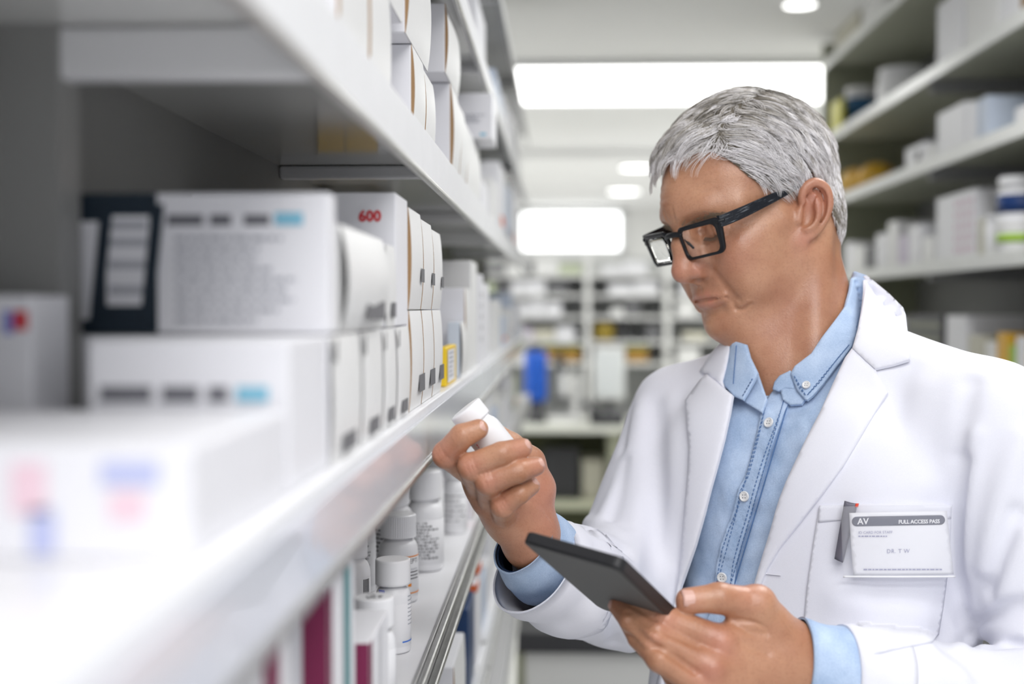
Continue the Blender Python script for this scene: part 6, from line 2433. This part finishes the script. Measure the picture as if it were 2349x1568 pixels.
r, w_, h_ = bench(1203, 1256, 795, 'bright blue canister on a dark stand at the far workbench', 'canister', 'canister')
link_mesh('canister_body', lathe_mesh('canister_body', [(0, .12), (w_ * .42, .12), (w_ * .5, .14), (w_ * .5, h_ - .02), (w_ * .42, h_), (0, h_)], 24), mat('bright_blue_plastic', (.012, .10, .52), .4), r)
link_mesh('stand', lathe_mesh('stand', [(0, 0), (w_ * .5, 0), (w_ * .45, .03), (w_ * .3, .05), (w_ * .32, .12), (0, .12)], 24), M_DARK, r)
r, w_, h_ = bench(1262, 1332, 815, 'white microscope with black eyepiece on the far workbench', 'microscope', 'microscope')
for nm, ar, m in (('base', (-.09, .09, -.07, .10, 0, .035), M_BSHELF), ('arm', (.03, .08, .02, .09, .035, .27), M_BSHELF), ('stage', (-.07, .04, -.05, .05, .12, .135), M_DARK)):
    bm = bmesh.new(); add_box(bm, *ar, bevel=.008); bm_obj(nm, bm, m, r)
for nm, a, b, rad, m in (('tube', (-.01, 0, .16), (-.01, 0, .30), .025, M_BSHELF), ('eyepiece', (-.01, -.01, .30), (-.05, -.05, .37), .022, M_DARK), ('objective', (-.01, 0, .15), (-.01, 0, .17), .016, M_DARK), ('focus_knob', (.085, .05, .10), (.11, .05, .10), .025, M_DARK)):
    f = Field(); f.cap(a, b, rad, k=.002)
    lo_, hi_ = np.minimum(a, b) - rad - .01, np.maximum(a, b) + rad + .01
    D, l, h = f.grid(lo_, hi_, .006); p_, q_ = surface_nets(D, l, h)
    link_mesh(nm, np_mesh(nm, p_, q_), m, r)
r, w_, h_ = bench(1362, 1432, 790, 'white desktop computer screen seen on the far workbench', 'monitor', 'monitor', Y=7.3)
bm = bmesh.new(); add_box(bm, -w_ / 2, w_ / 2, -.02, .02, .12, h_, bevel=.006); bm_obj('screen_housing', bm, M_BSHELF, r)
bm = bmesh.new(); add_box(bm, -w_ / 2 + .012, w_ / 2 - .012, -.0225, -.0205, .14, h_ - .02); bm_obj('screen', bm, mat('pale_screen', (.72, .75, .76), .2), r)
bm = bmesh.new(); add_box(bm, -.02, .02, .0, .03, .01, .16, bevel=.004); bm_obj('stand', bm, M_DARK, r)
bm = bmesh.new(); add_box(bm, -.08, .08, -.06, .08, 0, .012, bevel=.004); bm_obj('base', bm, M_DARK, r)
r, w_, h_ = bench(1352, 1432, 893, 'black office telephone on the far workbench', 'telephone', 'telephone', Y=7.05)
bm = bmesh.new(); add_box(bm, -w_ / 2, w_ / 2, -.08, .08, 0, .06, bevel=.012); bm_obj('telephone_body', bm, M_DARK, r)
bm = bmesh.new(); add_box(bm, -w_ / 2 - .004, -w_ / 2 + .055, -.09, .09, .06, .10, bevel=.014); bm_obj('handset', bm, M_DARK, r)
bm = bmesh.new(); add_box(bm, -.01, w_ / 2 - .02, -.05, .05, .06, .067, bevel=.002); bm_obj('keypad', bm, M_GREYP, r)
for i, (p0, p1, z, hh, m, lb) in enumerate([
    (1242, 1288, -.332, .088, mat('orange_olive_board', (.42, .24, .05), .5), 'orange brown box left on the shelf above the microscope'),
    (1290, 1333, -.332, .088, mat('orange_olive_board', (.42, .24, .05)), 'orange brown box right on the shelf above the microscope'),
    (1436, 1488, -.332, .088, mat('orange_olive_board', (.42, .24, .05)), 'orange brown box on the shelf above the telephone')]):
    x0, x1 = at(p0, 800, 7.70)[0], at(p1, 800, 7.70)[0]
    r = empty('storage_box', ((x0 + x1) / 2, 7.76, CZ + z + .0005), lb, 'box')
    box_obj('box_body', x0 + .004, x1 - .004, 7.70, 7.82, CZ + z + .0005, CZ + z + hh, m, r, bevel=.004)
    box_obj('box_rim', x0, x1, 7.696, 7.824, CZ + z + hh, CZ + z + hh + .012, M_GREENP, r)
r = empty('canister', (at(1385, 745, 7.76)[0], 7.76, CZ - .1995), 'yellow brown round canister beside a black box on the far shelf', 'canister')
link_mesh('canister_body', lathe_mesh('canister_body', [(0, 0), (.06, 0), (.065, .02), (.065, .095), (.055, .11), (0, .11)], 24), mat('mustard_tin', (.35, .25, .03), .4), r)
link_mesh('lid', lathe_mesh('lid', [(0, .125), (.05, .125), (.058, .11), (.055, .108)], 24), M_DARK, r)
r = empty('storage_box', (at(1428, 745, 7.76)[0], 7.76, CZ - .1995), 'black box beside the mustard canister on the far shelf', 'box')
bm = bmesh.new(); add_box(bm, -.045, .045, -.03, .03, 0, .11, bevel=.006); bm_obj('box_body', bm, M_DARK, r)
bm = bmesh.new(); add_box(bm, -.047, .047, -.032, .032, .11, .122, bevel=.004); bm_obj('box_lid', bm, M_DARK, r)
# white cabinet low in the aisle behind the sleeve
cb = empty('cabinet', (.05, 3.35, 0), 'white low cabinet with a dark top standing in the aisle behind the sleeve', 'cabinet')
box_obj('cabinet_body', -.09, .30, 3.15, 3.6, .0, CZ - .86, M_BSHELF, cb, bevel=.006)
box_obj('cabinet_top', -.11, .32, 3.13, 3.62, CZ - .86, CZ - .81, M_DARK, cb, bevel=.004)
box_obj('side_rail', -.112, -.091, 3.14, 3.17, .0, CZ - .86, M_OLIVE, cb)
